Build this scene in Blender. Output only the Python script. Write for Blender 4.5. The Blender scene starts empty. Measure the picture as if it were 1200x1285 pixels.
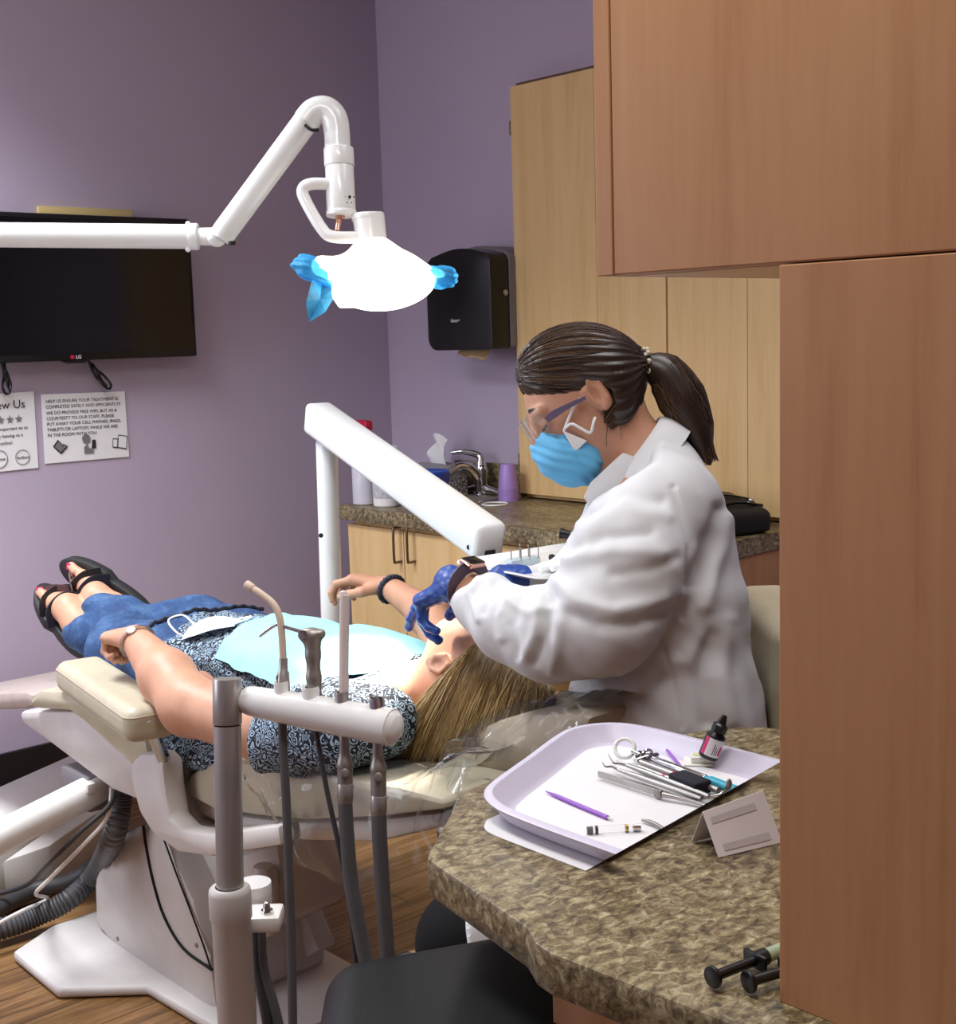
import bpy, bmesh, math, random
import numpy as np
from mathutils import Vector, Matrix

random.seed(7)
rng = np.random.default_rng(7)
SC = bpy.context.scene
COL = SC.collection

# ------------------------------------------------------------------ camera
F_PX, CX, CY, CAM_H = 1660.0, 600.0, 642.5, 1.45
RV = np.array([[0.738, 0.111, -0.666], [-0.674, 0.077, -0.735], [-0.0303, 0.9908, 0.1320]])
_u, _s, _v = np.linalg.svd(RV)
RV = _u @ _v
CAMP = np.array([0, 0, CAM_H])
cam_data = bpy.data.cameras.new('camera')
cam_data.sensor_fit = 'HORIZONTAL'
cam_data.sensor_width = 36.0
cam_data.lens = 36.0 * F_PX / 1200.0
cam_data.clip_start = 0.05
cam = bpy.data.objects.new('camera', cam_data)
COL.objects.link(cam)
M4 = Matrix.Identity(4)
for i in range(3):
    for j in range(3):
        M4[i][j] = float(RV[i, j])
    M4[i][3] = float(CAMP[i])
cam.matrix_world = M4
SC.camera = cam

# ------------------------------------------------------------------ world, lights, exposure
SC.view_settings.view_transform = 'Standard'
SC.view_settings.look = 'None'
SC.view_settings.gamma = 1.0
SC.view_settings.use_curve_mapping = False
SC.view_settings.exposure = -0.22
world = bpy.data.worlds.new('world')
SC.world = world
world.use_nodes = True
world.node_tree.nodes['Background'].inputs[0].default_value = (0.95, 0.97, 1.0, 1)
world.node_tree.nodes['Background'].inputs[1].default_value = 0.05
SC.cycles.max_bounces = 8
SC.cycles.transparent_max_bounces = 12
SC.cycles.caustics_reflective = False
SC.cycles.caustics_refractive = False
SC.cycles.use_denoising = True
SC.cycles.sample_clamp_indirect = 4.0


def aim(o, target):
    d = Vector(target) - o.location
    o.rotation_euler = d.to_track_quat('-Z', 'Y').to_euler()


def area_light(name, loc, target, sx, sy, power, color=(1, 1, 1), spread=180):
    L = bpy.data.lights.new(name, 'AREA')
    L.shape = 'RECTANGLE'; L.size = sx; L.size_y = sy; L.energy = power; L.color = color; L.spread = math.radians(spread)
    o = bpy.data.objects.new(name, L); COL.objects.link(o)
    o.location = loc; aim(o, target)
    return o


area_light('unseen_ceiling_light', (0.85, 3.15, 2.66), (0.85, 3.15, 0), 0.6, 1.2, 60, (0.90, 0.95, 1.0), 128)
area_light('unseen_ceiling_light', (0.56, 0.85, 2.66), (0.56, 0.85, 0), 0.4, 1.2, 24, (0.98, 0.98, 0.95))  # unseen fill added above the camera side to brighten the near fronts
area_light('unseen_ceiling_light', (1.95, 1.15, 2.66), (1.95, 1.15, 0), 0.6, 1.2, 11, (0.97, 0.98, 1.0), 140)  # unseen extra light added to brighten the far cabinets and the coat
area_light('left_cool_fill', (-0.85, 3.2, 1.7), (2.2, 3.3, 0.5), 1.0, 1.4, 36, (0.84, 0.9, 1.0))  # unseen cool light from the left; no doorway is modelled
LAMP_HEAD = np.array([1.66, 2.11, 1.56])
FACE = np.array([1.44, 1.88, 0.80])
sp = bpy.data.lights.new('operatory_spot', 'SPOT')
sp.energy = 150; sp.color = (1.0, 0.93, 0.82); sp.spot_size = math.radians(34); sp.spot_blend = 0.85; sp.shadow_soft_size = 0.05
spo = bpy.data.objects.new('operatory_spot', sp); COL.objects.link(spo)
spo.location = (1.655, 2.10, 1.50); aim(spo, FACE)

# ------------------------------------------------------------------ measuring helpers (photo direction + real distance -> a point in the room)


def _ray(px, py):
    return RV @ np.array([px - CX, -(py - CY), -F_PX])


def at(px, py, D):
    return CAMP + _ray(px, py) * (D / F_PX)


def on_z(px, py, z):
    d = _ray(px, py); return CAMP + d * ((z - CAM_H) / d[2])


def on_x(px, py, x):
    d = _ray(px, py); return CAMP + d * (x / d[0])


def on_y(px, py, y):
    d = _ray(px, py); return CAMP + d * (y / d[1])


def cdir(r, u, f):
    """direction from camera-right, camera-up, into-the-room components"""
    v = RV @ np.array([r, u, -f], float)
    return v / np.linalg.norm(v)


def to_px(P):
    c = (np.asarray(P) - CAMP) @ RV
    return CX + F_PX * c[..., 0] / -c[..., 2], CY - F_PX * c[..., 1] / -c[..., 2], -c[..., 2]


def nrm(v):
    v = np.asarray(v, float); return v / np.linalg.norm(v)


# ------------------------------------------------------------------ materials


def srgb(r, g, b):
    def f(c):
        c /= 255.0
        return c / 12.92 if c <= 0.04045 else ((c + 0.055) / 1.055) ** 2.4
    return (f(r), f(g), f(b), 1.0)


MATS = {}


class NT:
    def __init__(s, name):
        s.m = bpy.data.materials.new(name); s.m.use_nodes = True
        s.t = s.m.node_tree; s.p = s.t.nodes['Principled BSDF']; s.out = s.t.nodes['Material Output']

    def n(s, typ, **kw):
        nd = s.t.nodes.new(typ)
        for k, v in kw.items():
            if k.startswith('i_'):
                nd.inputs[k[2:].replace('_', ' ')].default_value = v
            else:
                setattr(nd, k, v)
        return nd

    def l(s, a, b):
        s.t.links.new(a, b)

    def coord(s, scale=(1, 1, 1), rot=(0, 0, 0)):
        tc = s.n('ShaderNodeTexCoord'); mp = s.n('ShaderNodeMapping')
        mp.inputs['Scale'].default_value = scale; mp.inputs['Rotation'].default_value = rot
        s.l(tc.outputs['Object'], mp.inputs[0]); return mp.outputs[0]

    def noise(s, vec, scale, detail=4, rough=0.55, dist=0.0):
        nd = s.n('ShaderNodeTexNoise'); nd.inputs['Scale'].default_value = scale
        nd.inputs['Detail'].default_value = detail; nd.inputs['Roughness'].default_value = rough
        nd.inputs['Distortion'].default_value = dist
        s.l(vec, nd.inputs['Vector']); return nd.outputs['Fac']

    def ramp(s, fac, stops, interp='LINEAR'):
        r = s.n('ShaderNodeValToRGB'); e = r.color_ramp; e.interpolation = interp
        while len(e.elements) < len(stops):
            e.elements.new(0.5)
        for el, (p, c) in zip(e.elements, stops):
            el.position = p; el.color = c
        s.l(fac, r.inputs[0]); return r.outputs[0]

    def bump(s, h, strength=0.2, dist=0.01):
        b = s.n('ShaderNodeBump'); b.inputs['Strength'].default_value = strength; b.inputs['Distance'].default_value = dist
        s.l(h, b.inputs['Height']); s.l(b.outputs[0], s.p.inputs['Normal'])


def mat(name, col, rough=0.5, metal=0.0, spec=0.5, coat=0.0, vary=0.04, vscale=18.0, bump=0.0, bscale=300.0, sub=0.0):
    """plain surface with a little procedural variation"""
    if name in MATS:
        return MATS[name]
    t = NT(name); c = srgb(*col)
    v = t.coord()
    f = t.noise(v, vscale, 3)
    lo = tuple(max(0, x * (1 - vary * 2)) for x in c[:3]) + (1,)
    hi = tuple(min(1, x * (1 + vary * 2)) for x in c[:3]) + (1,)
    t.l(t.ramp(f, [(0.3, lo), (0.7, hi)]), t.p.inputs['Base Color'])
    t.p.inputs['Roughness'].default_value = rough; t.p.inputs['Metallic'].default_value = metal
    t.p.inputs['Specular IOR Level'].default_value = spec
    t.p.inputs['Coat Weight'].default_value = coat
    if sub:
        t.p.inputs['Subsurface Weight'].default_value = sub
        t.p.inputs['Subsurface Radius'].default_value = (0.012, 0.005, 0.003)
        t.p.inputs['Subsurface Scale'].default_value = 1.0
    if bump:
        t.bump(t.noise(v, bscale, 3), bump, 0.002)
    MATS[name] = t.m
    return t.m


def wood_mat(name, base, dark, light, axis='z', scale=1.0, rough=0.42):
    t = NT(name)
    sc = {'z': (14, 14, 0.9), 'y': (14, 0.9, 14), 'x': (0.9, 14, 14)}[axis]
    v = t.coord(tuple(x * scale for x in sc))
    f1 = t.noise(v, 1.0, 6, 0.6, 1.2)
    v2 = t.coord(tuple(x * scale * 3.6 for x in sc))
    f2 = t.noise(v2, 3.0, 4, 0.7)
    mix = t.n('ShaderNodeMath', operation='MULTIPLY_ADD'); t.l(f2, mix.inputs[0]); mix.inputs[1].default_value = 0.35
    t.l(f1, mix.inputs[2])
    col = t.ramp(mix.outputs[0], [(0.42, srgb(*dark)), (0.62, srgb(*base)), (0.95, srgb(*light))])
    t.l(col, t.p.inputs['Base Color']); t.p.inputs['Roughness'].default_value = rough
    t.p.inputs['Specular IOR Level'].default_value = 0.35
    MATS[name] = t.m
    return t.m


def granite_mat(name):
    t = NT(name)
    v = t.coord((1, 1, 1))
    vd = t.coord((1, 1.5, 1.5), (0, 0, 0.6))
    f1 = t.noise(vd, 62, 7, 0.72, 0.7)
    f2 = t.noise(v, 9, 3, 0.5, 0.5)
    a = t.n('ShaderNodeMath', operation='MULTIPLY_ADD'); t.l(f2, a.inputs[0]); a.inputs[1].default_value = 0.22; t.l(f1, a.inputs[2])
    c1 = t.ramp(a.outputs[0], [(0.38, srgb(40, 33, 26)), (0.48, srgb(80, 68, 50)), (0.57, srgb(116, 101, 75)), (0.66, srgb(152, 137, 104)), (0.80, srgb(198, 186, 152))])
    f3 = t.noise(vd, 34, 6, 0.66, 1.0)
    c2 = t.ramp(f3, [(0.45, (0, 0, 0, 1)), (0.62, (1, 1, 1, 1))])
    mx = t.n('ShaderNodeMix', data_type='RGBA'); mx.blend_type = 'MULTIPLY'
    t.l(c2, mx.inputs[0]); t.l(c1, mx.inputs[6]); mx.inputs[7].default_value = srgb(196, 190, 176)
    t.l(mx.outputs[2], t.p.inputs['Base Color'])
    t.p.inputs['Roughness'].default_value = 0.33
    t.p.inputs['Specular IOR Level'].default_value = 0.45
    MATS[name] = t.m
    return t.m


def wall_mat(name, col):
    t = NT(name); v = t.coord()
    f = t.noise(v, 1.6, 3); c = srgb(*col)
    t.l(t.ramp(f, [(0.2, tuple(x * 0.96 for x in c[:3]) + (1,)), (0.8, tuple(min(1, x * 1.04) for x in c[:3]) + (1,))]), t.p.inputs['Base Color'])
    t.p.inputs['Roughness'].default_value = 0.62; t.p.inputs['Specular IOR Level'].default_value = 0.25
    t.bump(t.noise(v, 160, 4), 0.08, 0.003)
    MATS[name] = t.m
    return t.m


def floor_mat(name):
    t = NT(name)
    v = t.coord((1, 1, 1), (0, 0, 0.0))
    br = t.n('ShaderNodeTexBrick')
    br.inputs['Scale'].default_value = 1.0; br.inputs['Brick Width'].default_value = 1.2; br.inputs['Row Height'].default_value = 0.13
    br.inputs['Mortar Size'].default_value = 0.0016; br.inputs['Color1'].default_value = (0.25, 0.25, 0.25, 1); br.inputs['Color2'].default_value = (0.8, 0.8, 0.8, 1)
    br.inputs['Mortar'].default_value = (0, 0, 0, 1)
    t.l(v, br.inputs['Vector'])
    g = t.noise(t.coord((1.6, 24, 1)), 1.0, 6, 0.65, 1.4)
    a = t.n('ShaderNodeMath', operation='MULTIPLY_ADD'); t.l(br.outputs['Color'], a.inputs[0]); a.inputs[1].default_value = 0.25; t.l(g, a.inputs[2])
    c = t.ramp(a.outputs[0], [(0.40, srgb(68, 46, 26)), (0.6, srgb(122, 88, 52)), (0.85, srgb(170, 130, 86))])
    mx = t.n('ShaderNodeMix', data_type='RGBA'); t.l(br.outputs['Fac'], mx.inputs[0]); t.l(c, mx.inputs[6]); mx.inputs[7].default_value = srgb(50, 30, 16)
    t.l(mx.outputs[2], t.p.inputs['Base Color']); t.p.inputs['Roughness'].default_value = 0.4
    MATS[name] = t.m
    return t.m


def blouse_mat(name):
    t = NT(name)
    v = t.coord()
    nz = t.n('ShaderNodeTexNoise'); nz.inputs['Scale'].default_value = 30; nz.inputs['Detail'].default_value = 1
    t.l(v, nz.inputs['Vector'])
    ad = t.n('ShaderNodeMix', data_type='VECTOR') if False else t.n('ShaderNodeVectorMath', operation='MULTIPLY_ADD')
    t.l(nz.outputs['Color'], ad.inputs[0]); ad.inputs[1].default_value = (0.03, 0.03, 0.03); t.l(v, ad.inputs[2])
    vo = t.n('ShaderNodeTexVoronoi', feature='DISTANCE_TO_EDGE'); vo.inputs['Scale'].default_value = 62
    t.l(ad.outputs[0], vo.inputs['Vector'])
    vf = t.n('ShaderNodeTexVoronoi', feature='F1'); vf.inputs['Scale'].default_value = 62
    t.l(ad.outputs[0], vf.inputs['Vector'])
    sn = t.n('ShaderNodeMath', operation='SINE'); ml = t.n('ShaderNodeMath', operation='MULTIPLY'); ml.inputs[1].default_value = 21
    t.l(vf.outputs['Distance'], ml.inputs[0]); t.l(ml.outputs[0], sn.inputs[0])
    e = t.ramp(vo.outputs['Distance'], [(0.035, (0, 0, 0, 1)), (0.065, (1, 1, 1, 1))])
    s2 = t.ramp(sn.outputs[0], [(-0.0, (0, 0, 0, 1)), (0.10, (1, 1, 1, 1))])
    mu = t.n('ShaderNodeMix', data_type='RGBA'); mu.blend_type = 'MULTIPLY'; mu.inputs[0].default_value = 1
    t.l(e, mu.inputs[6]); t.l(s2, mu.inputs[7])
    r2 = t.n('ShaderNodeMix', data_type='RGBA'); t.l(mu.outputs[2], r2.inputs[0])
    r2.inputs[6].default_value = srgb(20, 24, 40); r2.inputs[7].default_value = srgb(168, 192, 212)
    t.l(r2.outputs[2], t.p.inputs['Base Color']); t.p.inputs['Roughness'].default_value = 0.8
    MATS[name] = t.m
    return t.m


def denim_mat(name):
    t = NT(name); v = t.coord()
    f = t.noise(v, 14, 5, 0.7); g = t.noise(t.coord((260, 30, 260)), 1.0, 2)
    a = t.n('ShaderNodeMath', operation='MULTIPLY_ADD'); t.l(g, a.inputs[0]); a.inputs[1].default_value = 0.3; t.l(f, a.inputs[2])
    t.l(t.ramp(a.outputs[0], [(0.4, srgb(24, 44, 78)), (0.62, srgb(40, 70, 114)), (0.9, srgb(78, 110, 150))]), t.p.inputs['Base Color'])
    t.p.inputs['Roughness'].default_value = 0.85
    t.bump(g, 0.15, 0.001)
    MATS[name] = t.m
    return t.m


def hair_mat(name, dark, mid, light, stretch=(90, 90, 90), rough=0.38):
    """each strand has a shade of its own (attribute), with fine noise along it"""
    t = NT(name); v = t.coord(stretch)
    f = t.noise(v, 1.0, 3, 0.6)
    at_ = t.n('ShaderNodeAttribute'); at_.attribute_name = 'strand_tone'
    a = t.n('ShaderNodeMath', operation='MULTIPLY_ADD'); t.l(f, a.inputs[0]); a.inputs[1].default_value = 0.25; t.l(at_.outputs['Fac'], a.inputs[2])
    t.l(t.ramp(a.outputs[0], [(0.2, srgb(*dark)), (0.6, srgb(*mid)), (1.0, srgb(*light))]), t.p.inputs['Base Color'])
    t.p.inputs['Roughness'].default_value = rough; t.p.inputs['Specular IOR Level'].default_value = 0.6
    MATS[name] = t.m
    return t.m


def film_mat(name, tint=(1, 1, 1, 1), milky=0.06, rough=0.08, refl=1.0, highlight_streak=0.0):
    """thin clear plastic: mostly see-through, glossy glints, slightly milky"""
    t = NT(name)
    t.t.nodes.remove(t.p)
    tr = t.n('ShaderNodeBsdfTransparent'); tr.inputs[0].default_value = tint
    gl = t.n('ShaderNodeBsdfGlossy'); gl.inputs['Roughness'].default_value = rough
    df = t.n('ShaderNodeBsdfDiffuse'); df.inputs[0].default_value = (0.85, 0.87, 0.88, 1) if tint[0] > 0.9 else tint
    fr = t.n('ShaderNodeLayerWeight'); fr.inputs['Blend'].default_value = 0.22
    nz = t.noise(t.coord(), 30, 3)
    fm = t.n('ShaderNodeMath', operation='MULTIPLY'); t.l(fr.outputs['Fresnel'], fm.inputs[0]); fm.inputs[1].default_value = refl
    m1 = t.n('ShaderNodeMixShader'); t.l(fm.outputs[0], m1.inputs[0]); t.l(tr.outputs[0], m1.inputs[1]); t.l(gl.outputs[0], m1.inputs[2])
    mk0 = t.n('ShaderNodeMath', operation='MULTIPLY'); t.l(nz, mk0.inputs[0]); mk0.inputs[1].default_value = milky * 2
    st = t.ramp(t.noise(t.coord((26, 5, 9), (0.4, 0.2, 0.5)), 1.0, 3, 0.6, 1.2), [(0.60, (0, 0, 0, 1)), (0.70, (highlight_streak, highlight_streak, highlight_streak, 1))])  # pale diffuse streaks painted in place of highlights on the film
    mk = t.n('ShaderNodeMath', operation='ADD'); t.l(mk0.outputs[0], mk.inputs[0]); t.l(st, mk.inputs[1])
    m2 = t.n('ShaderNodeMixShader'); t.l(mk.outputs[0], m2.inputs[0]); t.l(m1.outputs[0], m2.inputs[1]); t.l(df.outputs[0], m2.inputs[2])
    t.l(m2.outputs[0], t.out.inputs['Surface'])
    MATS[name] = t.m
    return t.m


def glow_mat(name, col, strength, base=(245, 245, 240)):
    t = NT(name); t.p.inputs['Base Color'].default_value = srgb(*base)
    f = t.noise(t.coord(), 20, 2)
    r = t.ramp(f, [(0.2, tuple(c * 0.92 for c in col) + (1,)), (0.8, tuple(col) + (1,))])
    t.l(r, t.p.inputs['Emission Color']); t.p.inputs['Emission Strength'].default_value = strength
    MATS[name] = t.m
    return t.m


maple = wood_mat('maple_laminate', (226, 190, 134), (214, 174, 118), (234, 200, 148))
maple_red = wood_mat('red_maple_laminate', (190, 139, 98), (174, 121, 82), (202, 153, 112), scale=.8)
granite = granite_mat('granite_laminate')
purple = wall_mat('lilac_wall_paint', (186, 172, 193))
floorm = floor_mat('wood_plank_floor')
ceilm = wall_mat('ceiling_paint', (235, 232, 228))
blackbase = mat('black_vinyl_base', (26, 22, 22), 0.5)
white_plastic = mat('white_enamel', (232, 228, 224), 0.3, vary=0.015)
grey_enamel = mat('pinkish_white_enamel', (206, 200, 196), 0.45, vary=0.02, bump=0.06, bscale=500)
white_gloss = mat('white_gloss_plastic', (240, 240, 238), 0.22, vary=0.01, coat=0.3)
beige = mat('beige_vinyl', (188, 178, 154), 0.42, vary=0.03, bump=0.1, bscale=420)
beige_dark = mat('taupe_vinyl', (176, 162, 140), 0.45, vary=0.03, bump=0.1, bscale=420)
black_vinyl = mat('black_vinyl', (5, 7, 7), 0.42, spec=0.28, vary=0.05, bump=0.12, bscale=260)
black_plastic = mat('black_plastic', (14, 14, 16), 0.3)
black_gloss = mat('black_gloss_screen', (8, 8, 9), 0.12)
steel = mat('brushed_steel', (184, 180, 176), 0.36, 0.72, vary=0.04)
chrome = mat('chrome', (210, 212, 214), 0.12, 1.0, vary=0.01)
grey_metal = mat('dull_grey_metal', (150, 144, 138), 0.40, 0.6)
hose_grey = mat('grey_rubber_hose', (84, 82, 84), 0.5)
hose_dark = mat('dark_grey_hose', (56, 54, 56), 0.5)
bib_mat = mat('aqua_paper', (160, 222, 228), 0.9, vary=0.02, bump=0.15, bscale=200)
paper = mat('white_paper', (236, 234, 236), 0.85, vary=0.01)
ink = mat('black_ink', (40, 38, 42), 0.8)
ink_grey = mat('grey_ink', (120, 116, 120), 0.8)
tray_lilac = mat('pale_lilac_plastic', (214, 208, 226), 0.38, vary=0.01)
purple_plastic = mat('purple_plastic', (150, 84, 196), 0.35)
cup_lilac = mat('lilac_cup_plastic', (166, 132, 204), 0.45)
skin = mat('skin', (200, 148, 120), 0.5, vary=0.04, vscale=30, sub=0.12, bump=0.05, bscale=240)
coat_white = mat('white_coat_cotton', (214, 214, 216), 0.85, vary=0.015, bump=0.12, bscale=700)
glove_blue = mat('blue_nitrile', (38, 74, 152), 0.36, vary=0.08, bump=0.06, bscale=120)
mask_blue = mat('sky_blue_mask_fabric', (104, 186, 232), 0.8, vary=0.02, bump=0.08, bscale=300)
mask_white = mat('white_mask_fabric', (238, 238, 240), 0.8, vary=0.01)
blouse = blouse_mat('patterned_blouse_fabric')
denim = denim_mat('blue_denim')
blonde = hair_mat('blonde_hair', (122, 96, 58), (176, 146, 96), (216, 190, 140))
brunette = hair_mat('dark_brown_hair', (28, 19, 14), (58, 41, 31), (104, 78, 58))
black_trousers = mat('black_trouser_fabric', (7, 8, 10), 0.8, spec=0.2)
clear_film = film_mat('clear_plastic_film', milky=0.018, rough=0.10, refl=1.0, highlight_streak=0.30)
blue_film = film_mat('blue_barrier_film', (0.10, 0.55, 0.95, 1), milky=0.35, rough=0.15)
glass = film_mat('clear_glass', milky=0.03, rough=0.03, refl=0.35)
glow_lens = glow_mat('lamp_lens_glow', (1.0, 0.92, 0.78), 9.0)
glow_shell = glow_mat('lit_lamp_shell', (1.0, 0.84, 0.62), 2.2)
teal = mat('teal_plastic', (48, 170, 196), 0.4)
blue_tub = mat('blue_plastic', (24, 64, 160), 0.35)
red_plastic = mat('crimson_plastic', (176, 22, 60), 0.35)
pink_label = mat('magenta_label', (214, 52, 120), 0.6)
brown_paper = mat('kraft_paper', (190, 160, 116), 0.9)
nail_red = mat('pink_nail_varnish', (206, 30, 90), 0.2)
black_rubber = mat('black_sandal_rubber', (30, 28, 28), 0.6)
navy_strap = mat('navy_strap_webbing', (24, 28, 44), 0.7)
watch_steel = mat('silver_watch_metal', (206, 200, 196), 0.25, 1.0)
rose_gold = mat('rose_gold_metal', (222, 168, 150), 0.25, 1.0)
plum_strap = mat('plum_watch_strap', (72, 48, 66), 0.5)
dark_recess = mat('dark_recess', (10, 9, 9), 0.8)
bronze = mat('bronze_handle_metal', (126, 108, 88), 0.35, 0.9)
shell_grey = mat('grey_plastic_shell', (126, 120, 124), 0.5)
yellow_board = wood_mat('pale_wood_board', (206, 182, 124), (190, 164, 108), (216, 194, 140), 'x')

# ------------------------------------------------------------------ mesh builders


def frame_of(d, ref=(0, 0, 1)):
    d = Vector(d).normalized(); r = Vector(ref)
    if abs(d.dot(r)) > 0.97:
        r = Vector((1, 0, 0))
    x = r.cross(d).normalized(); y = d.cross(x).normalized()
    return x, y, d


class MB:
    """collects shapes into one mesh (world coordinates)"""

    def __init__(s):
        s.b = bmesh.new()

    def _add(s, verts, faces):
        vs = [s.b.verts.new(tuple(float(c) for c in v)) for v in verts]
        for f in faces:
            try:
                s.b.faces.new([vs[i] for i in f])
            except ValueError:
                pass
        return vs

    def raw(s, verts, faces):
        s._add(verts, faces); return s

    def box(s, c, size, bev=0.0, seg=2, ax=None):
        """ax: three axis vectors (columns) for an oriented box"""
        t = bmesh.new()
        bmesh.ops.create_cube(t, size=1.0)
        for v in t.verts:
            v.co = Vector((v.co.x * size[0], v.co.y * size[1], v.co.z * size[2]))
        if bev > 0:
            bmesh.ops.bevel(t, geom=list(t.edges), offset=min(bev, min(size) * 0.49), segments=seg, profile=0.5, affect='EDGES', clamp_overlap=True)
        X = [Vector(a) for a in ax] if ax is not None else [Vector((1, 0, 0)), Vector((0, 1, 0)), Vector((0, 0, 1))]
        c = Vector([float(q) for q in c])
        t.verts.index_update()
        s._add([c + X[0] * v.co.x + X[1] * v.co.y + X[2] * v.co.z for v in t.verts], [[v.index for v in f.verts] for f in t.faces])
        t.free(); return s

    def span(s, lo, hi, bev=0.0, seg=2):
        lo = np.asarray(lo, float); hi = np.asarray(hi, float)
        return s.box((lo + hi) / 2, np.abs(hi - lo), bev, seg)

    def cyl(s, a, b, r1, r2=None, seg=24, bev=0.0):
        r2 = r1 if r2 is None else r2
        a = Vector([float(q) for q in a]); b = Vector([float(q) for q in b]); L = (b - a).length
        if bev > 0:
            pr = [(0, 0), (r1 - bev, 0), (r1 - bev * .3, bev * .3), (r1, bev), (r2, L - bev), (r2 - bev * .3, L - bev * .3), (r2 - bev, L), (0, L)]
        else:
            pr = [(0, 0), (r1, 0), (r2, L), (0, L)]
        return s.lathe(pr, a, b - a, seg)

    def lathe(s, prof, o, axis=(0, 0, 1), seg=28):
        x, y, d = frame_of(axis); o = Vector([float(q) for q in o])
        vs = []; rings = []
        for r, h in prof:
            if r <= 1e-6:
                rings.append([len(vs)]); vs.append(o + d * h)
            else:
                rings.append(list(range(len(vs), len(vs) + seg)))
                for i in range(seg):
                    a = 2 * math.pi * i / seg
                    vs.append(o + d * h + x * (r * math.cos(a)) + y * (r * math.sin(a)))
        fs = []
        for A, B in zip(rings, rings[1:]):
            if len(A) == 1 and len(B) == 1:
                continue
            for i in range(seg):
                j = (i + 1) % seg
                if len(A) == 1:
                    fs.append((A[0], B[j], B[i])[::-1] if False else (A[0], B[i], B[j])[::-1])
                elif len(B) == 1:
                    fs.append((A[i], A[j], B[0]))
                else:
                    fs.append((A[i], A[j], B[j], B[i]))
        s._add(vs, fs); return s

    def tube(s, pts, r, seg=12, smooth=0, cap=True, sec=None, cyclic=False):
        """sweep along pts; r: radius or list; sec: optional list of 2-D section points (scaled by r)"""
        P = [np.asarray(p, float) for p in pts]
        R = list(r) if hasattr(r, '__len__') else [r] * len(P)
        if smooth:
            P, R = catmull(P, R, smooth, cyclic)
        n = len(P)
        sec = sec or [(math.cos(2 * math.pi * i / seg), math.sin(2 * math.pi * i / seg)) for i in range(seg)]
        m = len(sec); vs = []; prev = None
        for i in range(n):
            if cyclic:
                t = P[(i + 1) % n] - P[i - 1]
            else:
                t = P[min(i + 1, n - 1)] - P[max(i - 1, 0)]
            t = t / (np.linalg.norm(t) + 1e-12)
            if prev is None:
                ref = np.array([0, 0, 1.0]) if abs(t[2]) < 0.9 else np.array([1.0, 0, 0])
                x = np.cross(ref, t)
            else:
                x = prev - t * np.dot(prev, t)
            x /= np.linalg.norm(x) + 1e-12; y = np.cross(t, x); prev = x
            for u, v in sec:
                vs.append(P[i] + x * (u * R[i]) + y * (v * R[i]))
        fs = []
        for i in range(n if cyclic else n - 1):
            k = (i + 1) % n
            for j in range(m):
                l = (j + 1) % m
                fs.append((i * m + j, i * m + l, k * m + l, k * m + j))
        if cap and not cyclic:
            fs.append(tuple(range(m))[::-1]); fs.append(tuple(range((n - 1) * m, n * m)))
        s._add(vs, fs); return s

    def prism(s, poly, vec, bev=0.0):
        """closed polygon (3-D points) pushed along vec"""
        t = bmesh.new(); v = Vector([float(q) for q in vec])
        vs = [t.verts.new([float(q) for q in p]) for p in poly]
        f = t.faces.new(vs)
        e = bmesh.ops.extrude_face_region(t, geom=[f])
        for g in e['geom']:
            if isinstance(g, bmesh.types.BMVert):
                g.co += v
        bmesh.ops.recalc_face_normals(t, faces=t.faces)
        if bev > 0:
            bmesh.ops.bevel(t, geom=list(t.edges), offset=bev, segments=2, profile=0.5, affect='EDGES', clamp_overlap=True)
        t.verts.index_update()
        s._add([q.co.copy() for q in t.verts], [[q.index for q in g.verts] for g in t.faces])
        t.free(); return s

    def ball(s, c, r, seg=16):
        rr = r if hasattr(r, '__len__') else (r, r, r)
        t = bmesh.new(); bmesh.ops.create_uvsphere(t, u_segments=seg, v_segments=max(6, seg // 2), radius=1)
        t.verts.index_update()
        s._add([(c[0] + v.co.x * rr[0], c[1] + v.co.y * rr[1], c[2] + v.co.z * rr[2]) for v in t.verts], [[v.index for v in f.verts] for f in t.faces])
        t.free(); return s

    def grid(s, fn, nu, nv, thick=0.0):
        """surface fn(u,v) -> point, u,v in 0..1; thick gives it two sides"""
        V = [[np.asarray(fn(i / nu, j / nv), float) for j in range(nv + 1)] for i in range(nu + 1)]
        A = np.array(V); idx = lambda i, j: i * (nv + 1) + j
        fs = [(idx(i, j), idx(i + 1, j), idx(i + 1, j + 1), idx(i, j + 1)) for i in range(nu) for j in range(nv)]
        if not thick:
            s._add(A.reshape(-1, 3), fs); return s
        du = np.gradient(A, axis=0); dv = np.gradient(A, axis=1)
        N = np.cross(du, dv); N /= np.linalg.norm(N, axis=2, keepdims=True) + 1e-12
        B = A - N * thick
        n0 = (nu + 1) * (nv + 1)
        vs = list(A.reshape(-1, 3)) + list(B.reshape(-1, 3))
        fs2 = [tuple(n0 + q for q in f[::-1]) for f in fs]
        rim = [(i, 0) for i in range(nu + 1)] + [(nu, j) for j in range(1, nv + 1)] + [(i, nv) for i in range(nu - 1, -1, -1)] + [(0, j) for j in range(nv - 1, 0, -1)]
        rr = [idx(*q) for q in rim]
        fs3 = [(rr[k], n0 + rr[k], n0 + rr[(k + 1) % len(rr)], rr[(k + 1) % len(rr)]) for k in range(len(rr))]
        s._add(vs, fs + fs2 + fs3); return s


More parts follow.
